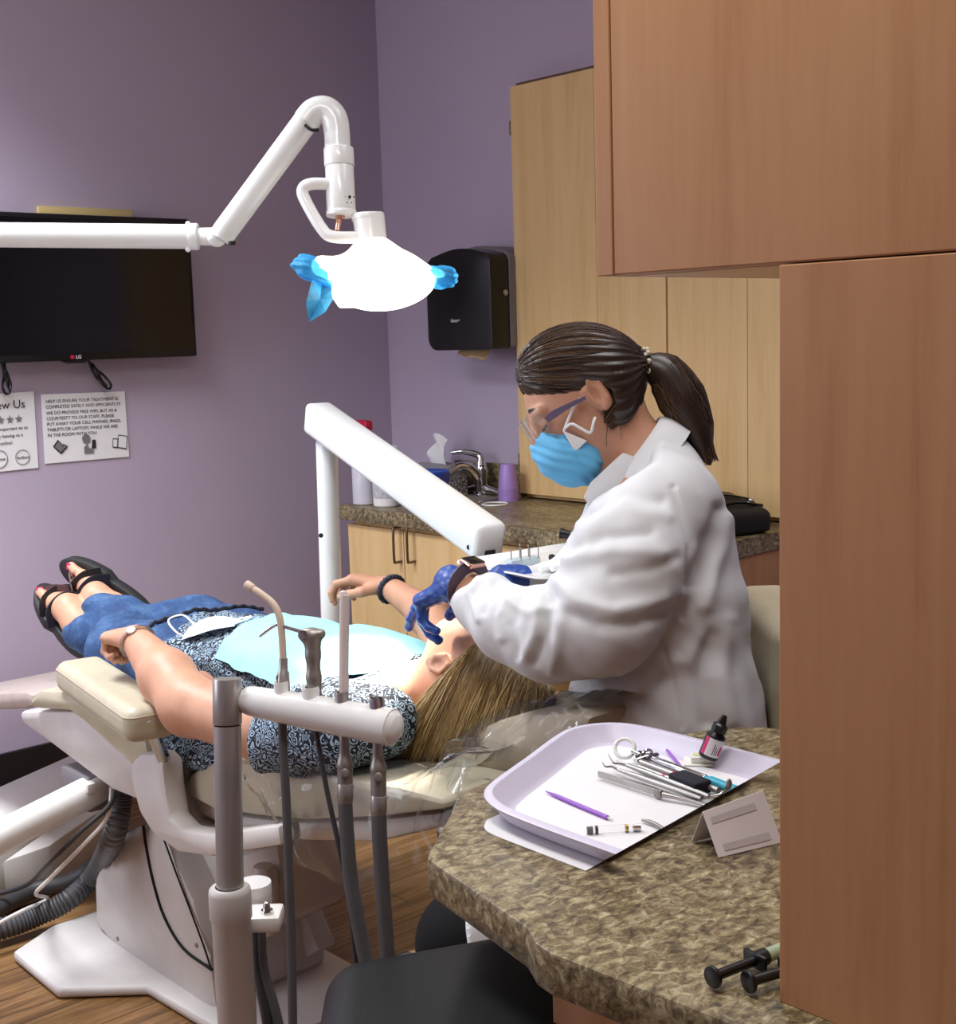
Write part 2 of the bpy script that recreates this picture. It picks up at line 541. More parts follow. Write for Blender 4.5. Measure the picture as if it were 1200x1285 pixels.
def catmull(P, R, k, cyclic=False):
    n = len(P); oP, oR = [], []
    rngi = range(n) if cyclic else range(n - 1)
    for i in rngi:
        if cyclic:
            p0, p1, p2, p3 = P[i - 1], P[i], P[(i + 1) % n], P[(i + 2) % n]; r1, r2 = R[i], R[(i + 1) % n]
        else:
            p1, p2 = P[i], P[i + 1]; p0 = P[i - 1] if i else 2 * p1 - p2; p3 = P[i + 2] if i + 2 < n else 2 * p2 - p1
            r1, r2 = R[i], R[i + 1]
        for q in range(k):
            t = q / k
            oP.append(0.5 * (2 * p1 + (p2 - p0) * t + (2 * p0 - 5 * p1 + 4 * p2 - p3) * t * t + (3 * p1 - p0 - 3 * p2 + p3) * t ** 3))
            oR.append(r1 + (r2 - r1) * t)
    if not cyclic:
        oP.append(P[-1]); oR.append(R[-1])
    return oP, oR


ORIGIN = {}


def _link(name, me, m, parent, loc, smooth, angle):
    o = bpy.data.objects.new(name, me); COL.objects.link(o)
    if m is not None:
        me.materials.append(m)
    if smooth:
        for p in me.polygons:
            p.use_smooth = True
        if angle:
            try:
                me.set_sharp_from_angle(angle=math.radians(angle))
            except Exception:
                pass
    if parent is not None:
        o.parent = parent; ORIGIN[o.name] = ORIGIN[parent.name]
    else:
        o.location = loc; ORIGIN[o.name] = np.array(loc, float)
    return o


def obj(name, mb, m, parent=None, smooth=True, angle=38):
    """link an MB (or (verts, faces)) as ONE mesh object"""
    if isinstance(mb, MB):
        bmesh.ops.recalc_face_normals(mb.b, faces=mb.b.faces)
        me = bpy.data.meshes.new(name); mb.b.to_mesh(me); mb.b.free()
    else:
        V, Fc = mb
        me = bpy.data.meshes.new(name)
        V = np.asarray(V, np.float32); Fc = np.asarray(Fc, np.int32)
        me.vertices.add(len(V)); me.vertices.foreach_set('co', V.ravel())
        me.loops.add(Fc.size); me.loops.foreach_set('vertex_index', Fc.ravel())
        me.polygons.add(len(Fc)); me.polygons.foreach_set('loop_start', np.arange(0, Fc.size, Fc.shape[1], dtype=np.int32))
        me.update(calc_edges=True)
    n = len(me.vertices); co = np.empty(n * 3, np.float32); me.vertices.foreach_get('co', co); co = co.reshape(-1, 3)
    if parent is not None:
        org = ORIGIN[parent.name]
    else:
        lo, hi = co.min(0), co.max(0); org = np.array([(lo[0] + hi[0]) / 2, (lo[1] + hi[1]) / 2, lo[2]])
    me.vertices.foreach_set('co', (co - org.astype(np.float32)).ravel()); me.update()
    return _link(name, me, m, parent, org, smooth, angle)


def tag(o, label=None, cat=None, group=None, kind=None):
    if label: o['label'] = label
    if cat: o['category'] = cat
    if group: o['group'] = group
    if kind: o['kind'] = kind
    return o


def thing(name, label, cat, loc, group=None):
    o = bpy.data.objects.new(name, None); COL.objects.link(o)
    o.location = [float(q) for q in loc]; o.empty_display_size = 0.05
    ORIGIN[o.name] = np.array(loc, float)
    return tag(o, label, cat, group)


def struct(name, mb, m, smooth=False):
    return tag(obj(name, mb, m, None, smooth), kind='structure')


def dup(root, delta=(0, 0, 0), rotz=0.0, label=None, group=None):
    def cp(o, par):
        c = o.copy(); COL.objects.link(c); ORIGIN[c.name] = ORIGIN[o.name]
        if par is not None: c.parent = par
        for ch in [q for q in KIDS.get(o.name, [])]:
            cp(ch, c)
        return c
    global KIDS
    KIDS = {}
    for q in list(COL.objects):
        if q.parent: KIDS.setdefault(q.parent.name, []).append(q)
    r = cp(root, None)
    r.location = Vector(root.location) + Vector([float(q) for q in delta]); r.rotation_euler = (root.rotation_euler[0], root.rotation_euler[1], root.rotation_euler[2] + rotz)
    if label: r['label'] = label
    if group: r['group'] = group
    return r


def text_obj(name, lines, origin, ux, uy, size, m, parent, spacing=1.25, align='LEFT', depth=0.0002):
    """printed lettering as mesh; ux reading direction, uy up direction of the sheet"""
    cu = bpy.data.curves.new('lettering', 'FONT'); cu.body = lines; cu.size = size; cu.space_line = spacing
    cu.align_x = align; cu.extrude = depth; cu.resolution_u = 3
    to = bpy.data.objects.new('lettering', cu); COL.objects.link(to)
    dg = bpy.context.evaluated_depsgraph_get()
    me = bpy.data.meshes.new_from_object(to.evaluated_get(dg))
    bpy.data.objects.remove(to); bpy.data.curves.remove(cu)
    ux = Vector(nrm(ux)); uy = Vector(nrm(uy)); uz = ux.cross(uy); o3 = Vector([float(q) for q in origin])
    V = [o3 + ux * v.co.x + uy * v.co.y + uz * v.co.z for v in me.vertices]
    mb = MB(); mb._add(V, [list(p.vertices) for p in me.polygons])
    bpy.data.meshes.remove(me)
    return obj(name, mb, m, parent, smooth=False)


# ------------------------------------------------------------------ organic shapes: signed distance field -> mesh


class SDF:
    def __init__(s):
        s.pr = []

    def cone(s, a, b, ra, rb=None, k=0.012, op='u'):
        s.pr.append(('c', np.asarray(a, float), np.asarray(b, float), ra, ra if rb is None else rb, k, op)); return s

    def chain(s, pts, rs, k=0.012, op='u'):
        for i in range(len(pts) - 1):
            s.cone(pts[i], pts[i + 1], rs[i], rs[i + 1], k, op)
        return s

    def ell(s, c, rad, ax=None, k=0.02, op='u'):
        ax = np.eye(3) if ax is None else np.array([nrm(a) for a in ax])
        s.pr.append(('e', np.asarray(c, float), ax, np.asarray(rad, float), 0, k, op)); return s

    def rbox(s, c, half, r, ax=None, k=0.01, op='u'):
        ax = np.eye(3) if ax is None else np.array([nrm(a) for a in ax])
        s.pr.append(('b', np.asarray(c, float), ax, np.asarray(half, float), r, k, op)); return s

    def cut(s, p, n, k=0.006):
        """remove what lies on the side n points to"""
        s.pr.append(('p', np.asarray(p, float), nrm(n), None, 0, k, 's')); return s

    def cut2(s, planes, k=0.01):
        """remove the intersection of several half-spaces: (point, normal pointing into the removed part)"""
        s.pr.append(('q', [(np.asarray(p, float), nrm(n)) for p, n in planes], None, None, 0, k, 's')); return s

    def _bb(s, q):
        if q[0] == 'c':
            r = max(q[3], q[4]); return np.minimum(q[1], q[2]) - r, np.maximum(q[1], q[2]) + r
        if q[0] == 'e':
            e = np.sqrt(((q[2] * q[3][:, None]) ** 2).sum(0)); return q[1] - e, q[1] + e
        if q[0] == 'b':
            e = np.abs(q[2] * q[3][:, None]).sum(0) + q[4]; return q[1] - e, q[1] + e
        return None

    def _eval(s, q, X):
        if q[0] == 'c':
            a, b, ra, rb = q[1:5]; ab = b - a; L2 = float(ab @ ab) + 1e-12
            t = np.clip(((X - a) @ ab) / L2, 0, 1)
            return np.linalg.norm(X - a - t[..., None] * ab, axis=-1) - (ra + (rb - ra) * t)
        if q[0] == 'e':
            Y = (X - q[1]) @ q[2].T; k0 = np.linalg.norm(Y / q[3], axis=-1); k1 = np.linalg.norm(Y / q[3] ** 2, axis=-1)
            return k0 * (k0 - 1) / (k1 + 1e-9)
        if q[0] == 'b':
            Y = np.abs((X - q[1]) @ q[2].T) - q[3]
            return np.linalg.norm(np.maximum(Y, 0), axis=-1) + np.minimum(Y.max(-1), 0) - q[4]
        if q[0] == 'p':
            return -((X - q[1]) @ q[2])
        if q[0] == 'q':
            d = None
            for p, n in q[1]:
                e = -((X - p) @ n); d = e if d is None else np.maximum(d, e)
            return d

    def mesh(s, h, disp=None, inflate=0.0, smooth=1, region=None, skip=()):
        bbs = [s._bb(q) for q in s.pr if q[6] == 'u']
        lo = np.min([b[0] for b in bbs], 0) - 3 * h - inflate - 0.01; hi = np.max([b[1] for b in bbs], 0) + 3 * h + inflate + 0.01
        if region is not None: lo, hi = np.asarray(region[0], float), np.asarray(region[1], float)
        n = np.ceil((hi - lo) / h).astype(int) + 1
        f = np.full(n, 0.05, np.float32)
        ax = [lo[i] + h * np.arange(n[i]) for i in range(3)]
        for q in s.pr:
            bb = s._bb(q); k = q[5]
            if bb is None:
                i0 = np.zeros(3, int); i1 = n
            else:
                m = k + 3 * h + inflate
                i0 = np.clip(np.floor((bb[0] - m - lo) / h).astype(int), 0, n); i1 = np.clip(np.ceil((bb[1] + m - lo) / h).astype(int) + 1, 0, n)
                if np.any(i1 <= i0): continue
            sl = tuple(slice(a, b) for a, b in zip(i0, i1))
            X = np.stack(np.meshgrid(ax[0][sl[0]], ax[1][sl[1]], ax[2][sl[2]], indexing='ij'), -1)
            d = s._eval(q, X); g = f[sl]
            if q[6] == 'u':
                d = d - inflate
                e = np.maximum(k - np.abs(g - d), 0) / max(k, 1e-6)
                f[sl] = np.minimum(g, d) - e * e * k * 0.25
            else:
                d = -d
                e = np.maximum(k - np.abs(g - d), 0) / max(k, 1e-6)
                f[sl] = np.maximum(g, d) + e * e * k * 0.25
        V, Q = surfnet(f, lo, h)
        if smooth: V = relax(V, Q, smooth)
        for a, b in skip:
            ins = np.all((V > np.asarray(a) + h) & (V < np.asarray(b) - h), axis=1); Q = Q[~ins[Q].all(1)]
        if disp is not None:
            N = vnormals(V, Q); V = V + N * disp(V, N)[:, None]
        return V, Q


def surfnet(f, lo, h):
    s = f < 0
    a = s.astype(np.int8); c = a[:-1] + a[1:]; c = c[:, :-1] + c[:, 1:]; c = c[:, :, :-1] + c[:, :, 1:]
    act = (c > 0) & (c < 8)
    idx = np.full(act.shape, -1, np.int64); cells = np.argwhere(act); idx[act] = np.arange(len(cells))
    acc = np.zeros((len(cells), 3)); cnt = np.zeros(len(cells))
    cor = np.array([[i, j, k] for i in (0, 1) for j in (0, 1) for k in (0, 1)])
    val = {tuple(q): f[cells[:, 0] + q[0], cells[:, 1] + q[1], cells[:, 2] + q[2]] for q in cor}
    for p in cor:
        for d in range(3):
            if p[d] == 0:
                q = p.copy(); q[d] = 1
                fa, fb = val[tuple(p)], val[tuple(q)]; cr = (fa < 0) != (fb < 0)
                t = np.where(cr, fa / np.where(cr, fa - fb, 1), 0)
                pos = p[None, :] + t[:, None] * (q - p)[None, :]
                acc += pos * cr[:, None]; cnt += cr
    V = lo + h * (cells + acc / cnt[:, None])
    quads = []
    for d in range(3):
        e, g = (d + 1) % 3, (d + 2) % 3
        sa = np.take(s, range(0, s.shape[d] - 1), d); sb = np.take(s, range(1, s.shape[d]), d)
        E = np.argwhere(sa != sb); ok = (E[:, e] > 0) & (E[:, g] > 0) & (E[:, e] < s.shape[e] - 1) & (E[:, g] < s.shape[g] - 1); E = E[ok]
        ins = s[E[:, 0], E[:, 1], E[:, 2]]

        def ci(de, dg):
            T = E.copy(); T[:, e] += de; T[:, g] += dg; return idx[T[:, 0], T[:, 1], T[:, 2]]
        q = np.stack([ci(-1, -1), ci(0, -1), ci(0, 0), ci(-1, 0)], 1)
        q[~ins] = q[~ins][:, ::-1]; quads.append(q)
    return V, np.concatenate(quads)


def relax(V, Q, it=1):
    for _ in range(it):
        acc = np.zeros_like(V); cnt = np.zeros(len(V))
        for a in range(4):
            b = (a + 1) % 4
            np.add.at(acc, Q[:, a], V[Q[:, b]]); np.add.at(cnt, Q[:, a], 1)
            np.add.at(acc, Q[:, b], V[Q[:, a]]); np.add.at(cnt, Q[:, b], 1)
        V = 0.5 * V + 0.5 * acc / np.maximum(cnt, 1)[:, None]
    return V


def vnormals(V, Q):
    n = np.cross(V[Q[:, 2]] - V[Q[:, 0]], V[Q[:, 3]] - V[Q[:, 1]]); N = np.zeros_like(V)
    for a in range(4): np.add.at(N, Q[:, a], n)
    return N / (np.linalg.norm(N, axis=1, keepdims=True) + 1e-12)


def hand(S, wrist, d, pn, thumb, curls, scale=1.0, spread=0.18, tcurl=0.5, rw=0.024, fat=1.0):
    """palm, four fingers of different lengths with knuckle bends, thumb from the side of the palm.
    d: wrist->knuckles, pn: the way the palm faces, thumb: side of the thumb; curls: per finger (3 bends, degrees)"""
    d = nrm(d); pn = nrm(pn - d * np.dot(pn, d)); th = nrm(thumb - d * np.dot(thumb, d) - pn * np.dot(thumb, pn)); W = np.asarray(wrist, float); q = scale
    rw = rw * fat
    offs = [0.030, 0.010, -0.010, -0.028]; kl = [0.088, 0.092, 0.087, 0.078]
    seg = [(0.041, 0.025, 0.020), (0.045, 0.028, 0.021), (0.042, 0.026, 0.021), (0.033, 0.020, 0.018)]
    rad = [(0.0098, 0.0088, 0.0080, 0.0068), (0.0100, 0.0090, 0.0080, 0.0070), (0.0096, 0.0086, 0.0078, 0.0068), (0.0086, 0.0076, 0.0070, 0.0060)]
    tips = []
    for i in range(4):
        K = W + d * kl[i] * q + th * offs[i] * q
        S.cone(W + th * offs[i] * 0.55 * q + d * 0.012 * q, K, rw * 0.62 * q, 0.0125 * q * fat, 0.016)
    for i in range(4):
        K = W + d * kl[i] * q + th * offs[i] * q; a = 0.0
        dir0 = nrm(d + th * spread * (1.5 - i) / 1.5 * 0.6)
        P = [K]
        for j in range(3):
            a += math.radians(curls[i][j]); v = dir0 * math.cos(a) + pn * math.sin(a)
            P.append(P[-1] + v * seg[i][j] * q)
        S.chain(P, [r * q * fat for r in rad[i]], 0.004)
        tips.append((P[-1], v))
    B = W + d * 0.022 * q + th * 0.022 * q + pn * 0.006 * q
    v1 = nrm(d * 0.62 + th * 0.72 + pn * 0.32); v2 = nrm(d * 0.86 + th * (0.55 - tcurl) + pn * (0.25 + 0.3 * tcurl)); v3 = nrm(d * 0.9 + th * (0.35 - tcurl * 1.2) + pn * (0.3 + 0.3 * tcurl))
    P = [B, B + v1 * 0.042 * q, B + v1 * 0.042 * q + v2 * 0.033 * q, B + v1 * 0.042 * q + v2 * 0.033 * q + v3 * 0.026 * q]
    S.chain(P, [0.0155 * q * fat, 0.0118 * q * fat, 0.0102 * q * fat, 0.0082 * q * fat], 0.008)
    tips.append((P[-1], v3))
    return tips


def strands(fn, n, seg, r, taper=0.35, sides=4):
    """n hair strands; fn(rng_u, rng_v, t) -> point"""
    vs, fs = [], []
    for _ in range(n):
        u, v = rng.random(), rng.random(); P = [fn(u, v, i / seg) for i in range(seg + 1)]
        b = len(vs); prev = None
        for i, p in enumerate(P):
            t = P[min(i + 1, seg)] - P[max(i - 1, 0)]; t = t / (np.linalg.norm(t) + 1e-12)
            x = np.cross(t, [0.3, 0.2, 0.93]) if prev is None else prev - t * np.dot(prev, t)
            x /= np.linalg.norm(x) + 1e-12; prev = x; y = np.cross(t, x); rr = r * (1 - (1 - taper) * i / seg)
            for k in range(sides):
                a = 2 * math.pi * k / sides; vs.append(p + (x * math.cos(a) + y * math.sin(a)) * rr)
        for i in range(seg):
            for k in range(sides):
                l = (k + 1) % sides
                fs.append((b + i * sides + k, b + i * sides + l, b + (i + 1) * sides + l, b + (i + 1) * sides + k))
    return np.array(vs), np.array(fs)


def fine_body(S, h, hf, boxes):
    """one skin: coarse everywhere, fine inside the boxes (head, hands, feet)"""
    parts = [S.mesh(h, skip=boxes)]
    for b in boxes: parts.append(S.mesh(hf, region=b))
    return join_geo(*parts)


def box_of(*pts, r=.1):
    P = np.array([np.asarray(p, float) for p in pts]); return P.min(0) - r, P.max(0) + r


def tone(o, *parts):
    """strand_tone: (vertex count, verts per strand or 0, constant)"""
    vals = []
    for n, per, cst in parts:
        if per: vals.append(np.repeat(rng.uniform(.05, .95, n // per), per))
        else: vals.append(np.full(n, cst))
    a = o.data.attributes.new('strand_tone', 'FLOAT', 'POINT'); a.data.foreach_set('value', np.concatenate(vals).astype(np.float32))


def join_geo(*gs):
    V = []; Fc = []; n = 0
    for v, f in gs:
        V.append(v); Fc.append(np.asarray(f) + n); n += len(v)
    return np.concatenate(V), np.concatenate(Fc)

# ================================================================== THE SETTING
XB, YA, CEIL = 3.18, 3.99, 2.70
struct('floor', MB().span((-1.6, -1.3, -0.05), (XB + .1, YA + .1, 0)), floorm)
struct('ceiling', MB().span((-1.6, -1.3, CEIL), (XB + .1, YA + .1, CEIL + .05)), ceilm)
struct('wall_left', MB().span((-1.6, YA, 0), (XB + .1, YA + .1, CEIL)), purple)
struct('wall_back', MB().span((XB, -1.3, 0), (XB + .1, YA, CEIL)), purple)
struct('wall_right', MB().span((-1.6, -1.4, 0), (XB + .1, -1.3, CEIL)), purple)
struct('wall_front', MB().span((-1.7, -1.3, 0), (-1.6, YA, CEIL)), purple)
bbz = float(on_y(0, 947, YA - .012)[2])
struct('baseboard_left', MB().span((-1.6, YA - .012, 0), (XB, YA, bbz), .003), blackbase)
struct('baseboard_back', MB().span((XB - .012, -1.3, 0), (XB, YA - .012, bbz), .003), blackbase)

# ------------------------------------------------------------------ near peninsula: worktop, base, upper cabinet, side panel
CT = 0.90
front = [on_z(548, 1085, CT), on_z(660, 1163, CT), on_z(672, 1183, CT), on_z(690, 1195, CT), on_z(900, 1277, CT)]
fr = [(p[0], p[1]) for p in front]
poly = [(0.868, 1.055), (0.858, 1.044), (0.853, 1.023)] + fr[1:] + [(0.80, 0.3), (0.80, -1.25), (1.46, -1.25), (1.50, 1.00), (1.485, 1.06), (1.44, 1.105), (1.25, 1.165), (1.07, 1.178), (1.03, 1.172), (1.0, 1.155)]
pts = [np.array([x, y, 0]) for x, y in poly]
pk, _ = catmull(pts, [0] * len(pts), 1, True)
mbn = MB().prism([(p[0], p[1], CT - .042) for p in pk], (0, 0, .042), .004)
tag(obj('worktop', mbn, granite), 'brown mottled laminate worktop of the near peninsula with the lilac tray on it', 'worktop')
pe = on_x(692, 1215, .845)
base = thing('base_cabinet', 'orange maple base cabinet under the near mottled worktop', 'cabinet', (1.1, 0, 0))
obj('body', MB().span((.865, -1.25, .0), (1.43, pe[1] - .004, CT - .042)), maple_red, base, False)
obj('front_panel', MB().span((.845, -1.25, .0), (.865, pe[1], CT - .042), .002), maple_red, base, False)
upy = 0.789; upz = 1.498; upx = .863
up = thing('upper_cabinet', 'large maple upper cabinet hanging above the near peninsula', 'cabinet', (1.04, 0, upz))
obj('body', MB().span((upx + .02, -1.25, upz + .001), (1.215, upy - .019, CEIL - .003)), maple_red, up, False)
obj('end_panel', MB().span((upx, upy - .018, upz), (1.215, upy, CEIL - .003), .001), maple_red, up, False)
obj('lit_bottom_panel', MB().span((upx + .021, -1.2, upz - .0006), (1.213, upy - .02, upz + .0008)), maple, up, False)  # paler wood sheet imitates lamp light falling on the underside
obj('door', MB().span((upx, -1.25, upz), (upx + .019, upy - .0195, CEIL - .003), .0015), maple_red, up, False)
sp_y = float(on_x(978, 800, upx)[1])
tag(obj('side_panel', MB().span((upx, -1.25, CT), (upx + .30, sp_y, upz - .0012), .001), maple_red, None, False),
    'tall maple side panel standing on the near worktop under the upper cabinet', 'panel')

# ------------------------------------------------------------------ back counter
BCY0, BCY1, BCX0 = 2.08, 3.607, 2.62
SK = (2.80, 3.06, 3.24, 3.50)
m = MB()
m.span((BCX0, BCY0, .852), (SK[0], BCY1, CT), .006).span((SK[1], BCY0, .852), (XB - .001, BCY1, CT)).span((SK[0] - .002, BCY0, .852), (SK[1] + .002, SK[2], CT)).span((SK[0] - .002, SK[3], .852), (SK[1] + .002, BCY1, CT))
wt = obj('sink_counter', m, granite); tag(wt, 'long mottled laminate counter with a sink along the lilac wall', 'counter')
obj('backsplash', MB().span((XB - .022, 3.232, CT), (XB - .001, BCY1, CT + .105), .003).span((XB - .06, 3.222, CT), (XB - .001, 3.234, CT + .15), .002), granite, wt)
bc = thing('sink_cabinet', 'pale maple double-door base cabinet under the sink counter', 'cabinet', (2.9, 3.3, 0))
obj('body', MB().span((BCX0 + .05, 2.70, .09), (XB - .002, 3.57, .85)), maple, bc, False)
obj('toe_kick', MB().span((BCX0 + .10, 2.70, 0), (XB - .002, 3.57, .09)), blackbase, bc, False)
seam = float(on_x(507, 690, BCX0 + .03)[1]); lft = float(on_x(438, 690, BCX0 + .03)[1])
for y0, y1, hx in ((seam + .002, lft, 494), (2.71, seam - .002, 511)):
    d = obj('door', MB().span((BCX0 + .03, y0, .10), (BCX0 + .05, y1, .835), .0015), maple, bc, False)
    hy = float(on_x(hx, 680, BCX0)[1]); h0 = on_x(hx, 706, BCX0)[2]; h1 = on_x(hx, 663, BCX0)[2]
    obj('handle', MB().tube([(BCX0 + .031, hy, h0), (BCX0 + .008, hy, h0), (BCX0, hy, h0 + .008), (BCX0, hy, h1 - .008), (BCX0 + .008, hy, h1), (BCX0 + .031, hy, h1)], .0045, 10, 3), bronze, d)
bd = thing('drawer_pedestal', 'maple pedestal at the far end of the sink counter behind the coat', 'cabinet', (2.9, 2.2, 0))
obj('body', MB().span((BCX0 + .05, 2.10, .0), (XB - .002, 2.40, .85)), maple_red, bd, False)
obj('end_panel', MB().span((BCX0 + .05, 2.085, .0), (XB - .002, 2.10, .85), .001), maple_red, bd, False)
obj('recess_back', MB().span((XB - .04, 2.40, .0), (XB - .002, 2.70, .85)), maple_red, bd, False)

# sink and tap
sk = thing('sink', 'small stainless sink set into the back counter', 'sink', (2.93, 3.37, CT))
m = MB()
for lo, hi in (((SK[0] - .012, SK[2] - .012, CT), (SK[0] + .006, SK[3] + .012, CT + .004)), ((SK[1] - .006, SK[2] - .012, CT), (SK[1] + .012, SK[3] + .012, CT + .004)),
               ((SK[0], SK[2] - .012, CT), (SK[1], SK[2] + .006, CT + .004)), ((SK[0], SK[3] - .006, CT), (SK[1], SK[3] + .012, CT + .004))):
    m.span(lo, hi, .0015)
obj('rim', m, chrome, sk)
m = MB(); a, b, c, d = SK[0] + .004, SK[1] - .004, SK[2] + .004, SK[3] - .004
m.span((a, c, CT - .16), (b, d, CT - .155)).span((a, c, CT - .16), (a + .003, d, CT)).span((b - .003, c, CT - .16), (b, d, CT)).span((a, c, CT - .16), (b, c + .003, CT)).span((a, d - .003, CT - .16), (b, d, CT))
obj('basin', m, steel, sk, False)
fx, fy = 3.10, 3.40
ft = thing('tap', 'chrome single-lever tap behind the back counter sink', 'tap', (fx, fy, CT))
obj('base', MB().lathe([(0, 0), (.03, 0), (.03, .006), (.024, .012), (.024, .07), (.027, .085), (.02, .10), (0, .10)], (fx, fy, CT)), chrome, ft)
obj('spout', MB().tube([(fx, fy, CT + .05), (fx - .05, fy, CT + .10), (fx - .10, fy + .01, CT + .105), (fx - .135, fy + .015, CT + .085)], [.018, .016, .014, .013], 14, 5), chrome, ft)
obj('lever', MB().tube([(fx, fy, CT + .098), (fx + .005, fy + .01, CT + .135), (fx - .03, fy + .05, CT + .15), (fx - .06, fy + .085, CT + .147)], [.02, .014, .010, .007], 12, 5), chrome, ft)
obj('escutcheon', MB().tube([(fx + .005, fy - .09, CT + .008), (fx + .005, fy - .05, CT + .016), (fx, fy, CT + .02), (fx + .005, fy + .05, CT + .016), (fx + .005, fy + .09, CT + .008)], [.008, .014, .02, .014, .008], 12, 4), chrome, ft)

# tall wall cabinet: four doors
CXF = 3.098
wc = thing('wall_cabinet', 'tall pale maple cabinet with four doors above the back counter', 'cabinet', (3.14, 2.5, .92))
ys = [float(on_x(px, 400, CXF)[1]) for px in (647.5, 750, 837, 938)] + [1.90]
ztop = float(on_x(645, 108, CXF)[2])
obj('body', MB().span((CXF + .02, 1.85, .905), (XB - .001, ys[0] - .012, ztop + .006)), maple, wc, False)
gaps = [0, .0006, .0035, .001, 0]
for i in range(4):
    obj('door', MB().span((CXF, ys[i + 1] + gaps[i + 1], .918), (CXF + .019, ys[i] - gaps[i], ztop), .001), maple, wc, False)
obj('top_shadow_strip', MB().span((CXF + .004, 1.85, ztop), (CXF + .018, ys[0] - .025, ztop + .008)), mat('shadow_strip_brown', (92, 62, 44), .6), wc, False)  # dark brown strip stands in for the shadow line above the doors
for hz in (160, 375):
    z = float(on_x(643, hz, CXF)[2])
    obj('hinge', MB().span((CXF + .003, ys[0] + .001, z - .024), (CXF + .018, ys[0] + .011, z + .024), .002).cyl((CXF + .006, ys[0] + .008, z - .02), (CXF + .006, ys[0] + .008, z + .02), .005, seg=10), bronze, wc)

# ------------------------------------------------------------------ paper towel dispenser
def yz_round(y0, y1, z0, z1, r_top0, r_top1, r_bot0, r_bot1, bulge=0.0, n=7):
    P = []
    def arc(cy, cz, r, a0, a1):
        for i in range(n + 1):
            a = math.radians(a0 + (a1 - a0) * i / n); P.append((cy + r * math.cos(a), cz + r * math.sin(a)))
    arc(y0 + r_bot0, z0 + r_bot0, r_bot0, 180, 270); arc(y1 - r_bot1, z0 + r_bot1, r_bot1, 270, 360)
    arc(y1 - r_top1, z1 - r_top1, r_top1, 0, 90)
    if bulge:
        for i in range(1, 8):
            t = i / 8; P.append(((y1 - r_top1) + (y0 + r_top0 - y1 + r_top1) * t, z1 + bulge * math.sin(math.pi * t)))
    arc(y0 + r_top0, z1 - r_top0, r_top0, 90, 180)
    return P


dp = thing('paper_towel_dispenser', 'black and grey paper towel dispenser on the lilac wall beside the tall cabinet', 'dispenser', (3.1, 3.37, 1.38))
dy1 = float(on_x(536, 380, 2.985)[1]); dy0 = float(on_x(616, 380, 2.985)[1]); dz0 = float(on_x(545, 440, 2.985)[2]); dz1 = float(on_x(540, 318, 2.985)[2])
P = yz_round(dy0, dy1, dz0, dz1 - .012, .035, .05, .012, .045, .018)
obj('front_cover', MB().prism([(2.985, y, z) for y, z in P], (.085, 0, 0), .014), black_plastic, dp)
P = yz_round(dy0 - .004, dy1 + .002, dz0 + .004, dz1 - .004, .035, .05, .012, .045, .02)
obj('back_shell', MB().prism([(3.07, y, z) for y, z in P], (XB - 3.071, 0, 0), .006), shell_grey, dp)
lk = on_x(616, 367, 2.985)
obj('lock', MB().cyl((3.05, dy0 - .001, lk[2]), (3.05, dy0 - .006, lk[2]), .010, bev=.002), steel, dp)
lg = on_x(573, 402, 2.984)
text_obj('logo', 'kleen+', (2.9845, lg[1] + .03, lg[2] - .006), (0, -1, 0), (0, 0, 1), .017, paper, dp)
m = MB()
yc = (dy0 + dy1) / 2 - .02
m.grid(lambda u, v: (3.02 + .03 * v + .006 * math.sin(9 * u), yc - .075 + .15 * u, dz0 + .012 - .035 * (1 - v) - .008 * math.sin(3 * u + 1) - .004 * math.sin(11 * u)), 16, 4, .001)
tag(obj('paper_towel', m, brown_paper), 'brown folded paper towel poking out below the black dispenser', 'paper towel')

# ------------------------------------------------------------------ television, board, cords, notices
TY = 3.89
tr = on_y(243, 275, TY); tb = on_y(243, 447, TY); mid = on_y(96, 452, TY)
tx1 = float((tr[0] + tb[0]) / 2); tx0 = 2 * float(mid[0]) - tx1; tz1 = float(tr[2]); tz0 = float(tb[2])
tv = thing('television', 'black flat television mounted on the lilac wall', 'television', (mid[0], TY, tz0))
obj('housing', MB().span((tx0, TY, tz0), (tx1, TY + .035, tz1), .006).span((tx0 + .1, TY + .03, tz0 + .06), (tx1 - .1, TY + .065, tz1 - .06), .01), black_plastic, tv)
obj('screen', MB().span((tx0 + .014, TY - .0012, tz0 + .022), (tx1 - .014, TY + .001, tz1 - .014)), black_gloss, tv, False)
bx = float(mid[0])
obj('bottom_lip', MB().prism([(bx - .05, TY + .002, tz0 + .001), (bx + .05, TY + .002, tz0 + .001), (bx + .03, TY + .002, tz0 - .008), (bx - .03, TY + .002, tz0 - .008)], (0, .02, 0), .002), black_plastic, tv)
bdg = thing('x', '', 'x', (0, 0, 0)); bpy.data.objects.remove(bdg)
m = MB(); bz = tz0 + .011
m.cyl((bx - .013, TY - .0015, bz), (bx - .013, TY + .0005, bz), .0065, seg=20)
obj('badge', m, red_plastic, tv)
text_obj('badge_lettering', 'LG', (bx - .002, TY - .0015, bz - .005), (1, 0, 0), (0, 0, 1), .015, paper, tv)
obj('wall_bracket', MB().span((bx - .15, TY + .06, tz0 + .1), (bx + .15, YA - .001, tz1 - .1)), black_plastic, tv, False)
b0 = on_y(48, 258, YA - .02); b1 = on_y(166, 268, YA - .02)
tag(obj('mounting_board', MB().span((b0[0], YA - .022, tz1 - .3), (b1[0], YA - .001, float(b0[2])), .002), yellow_board), 'pale wooden mounting board peeking out above the television', 'board')


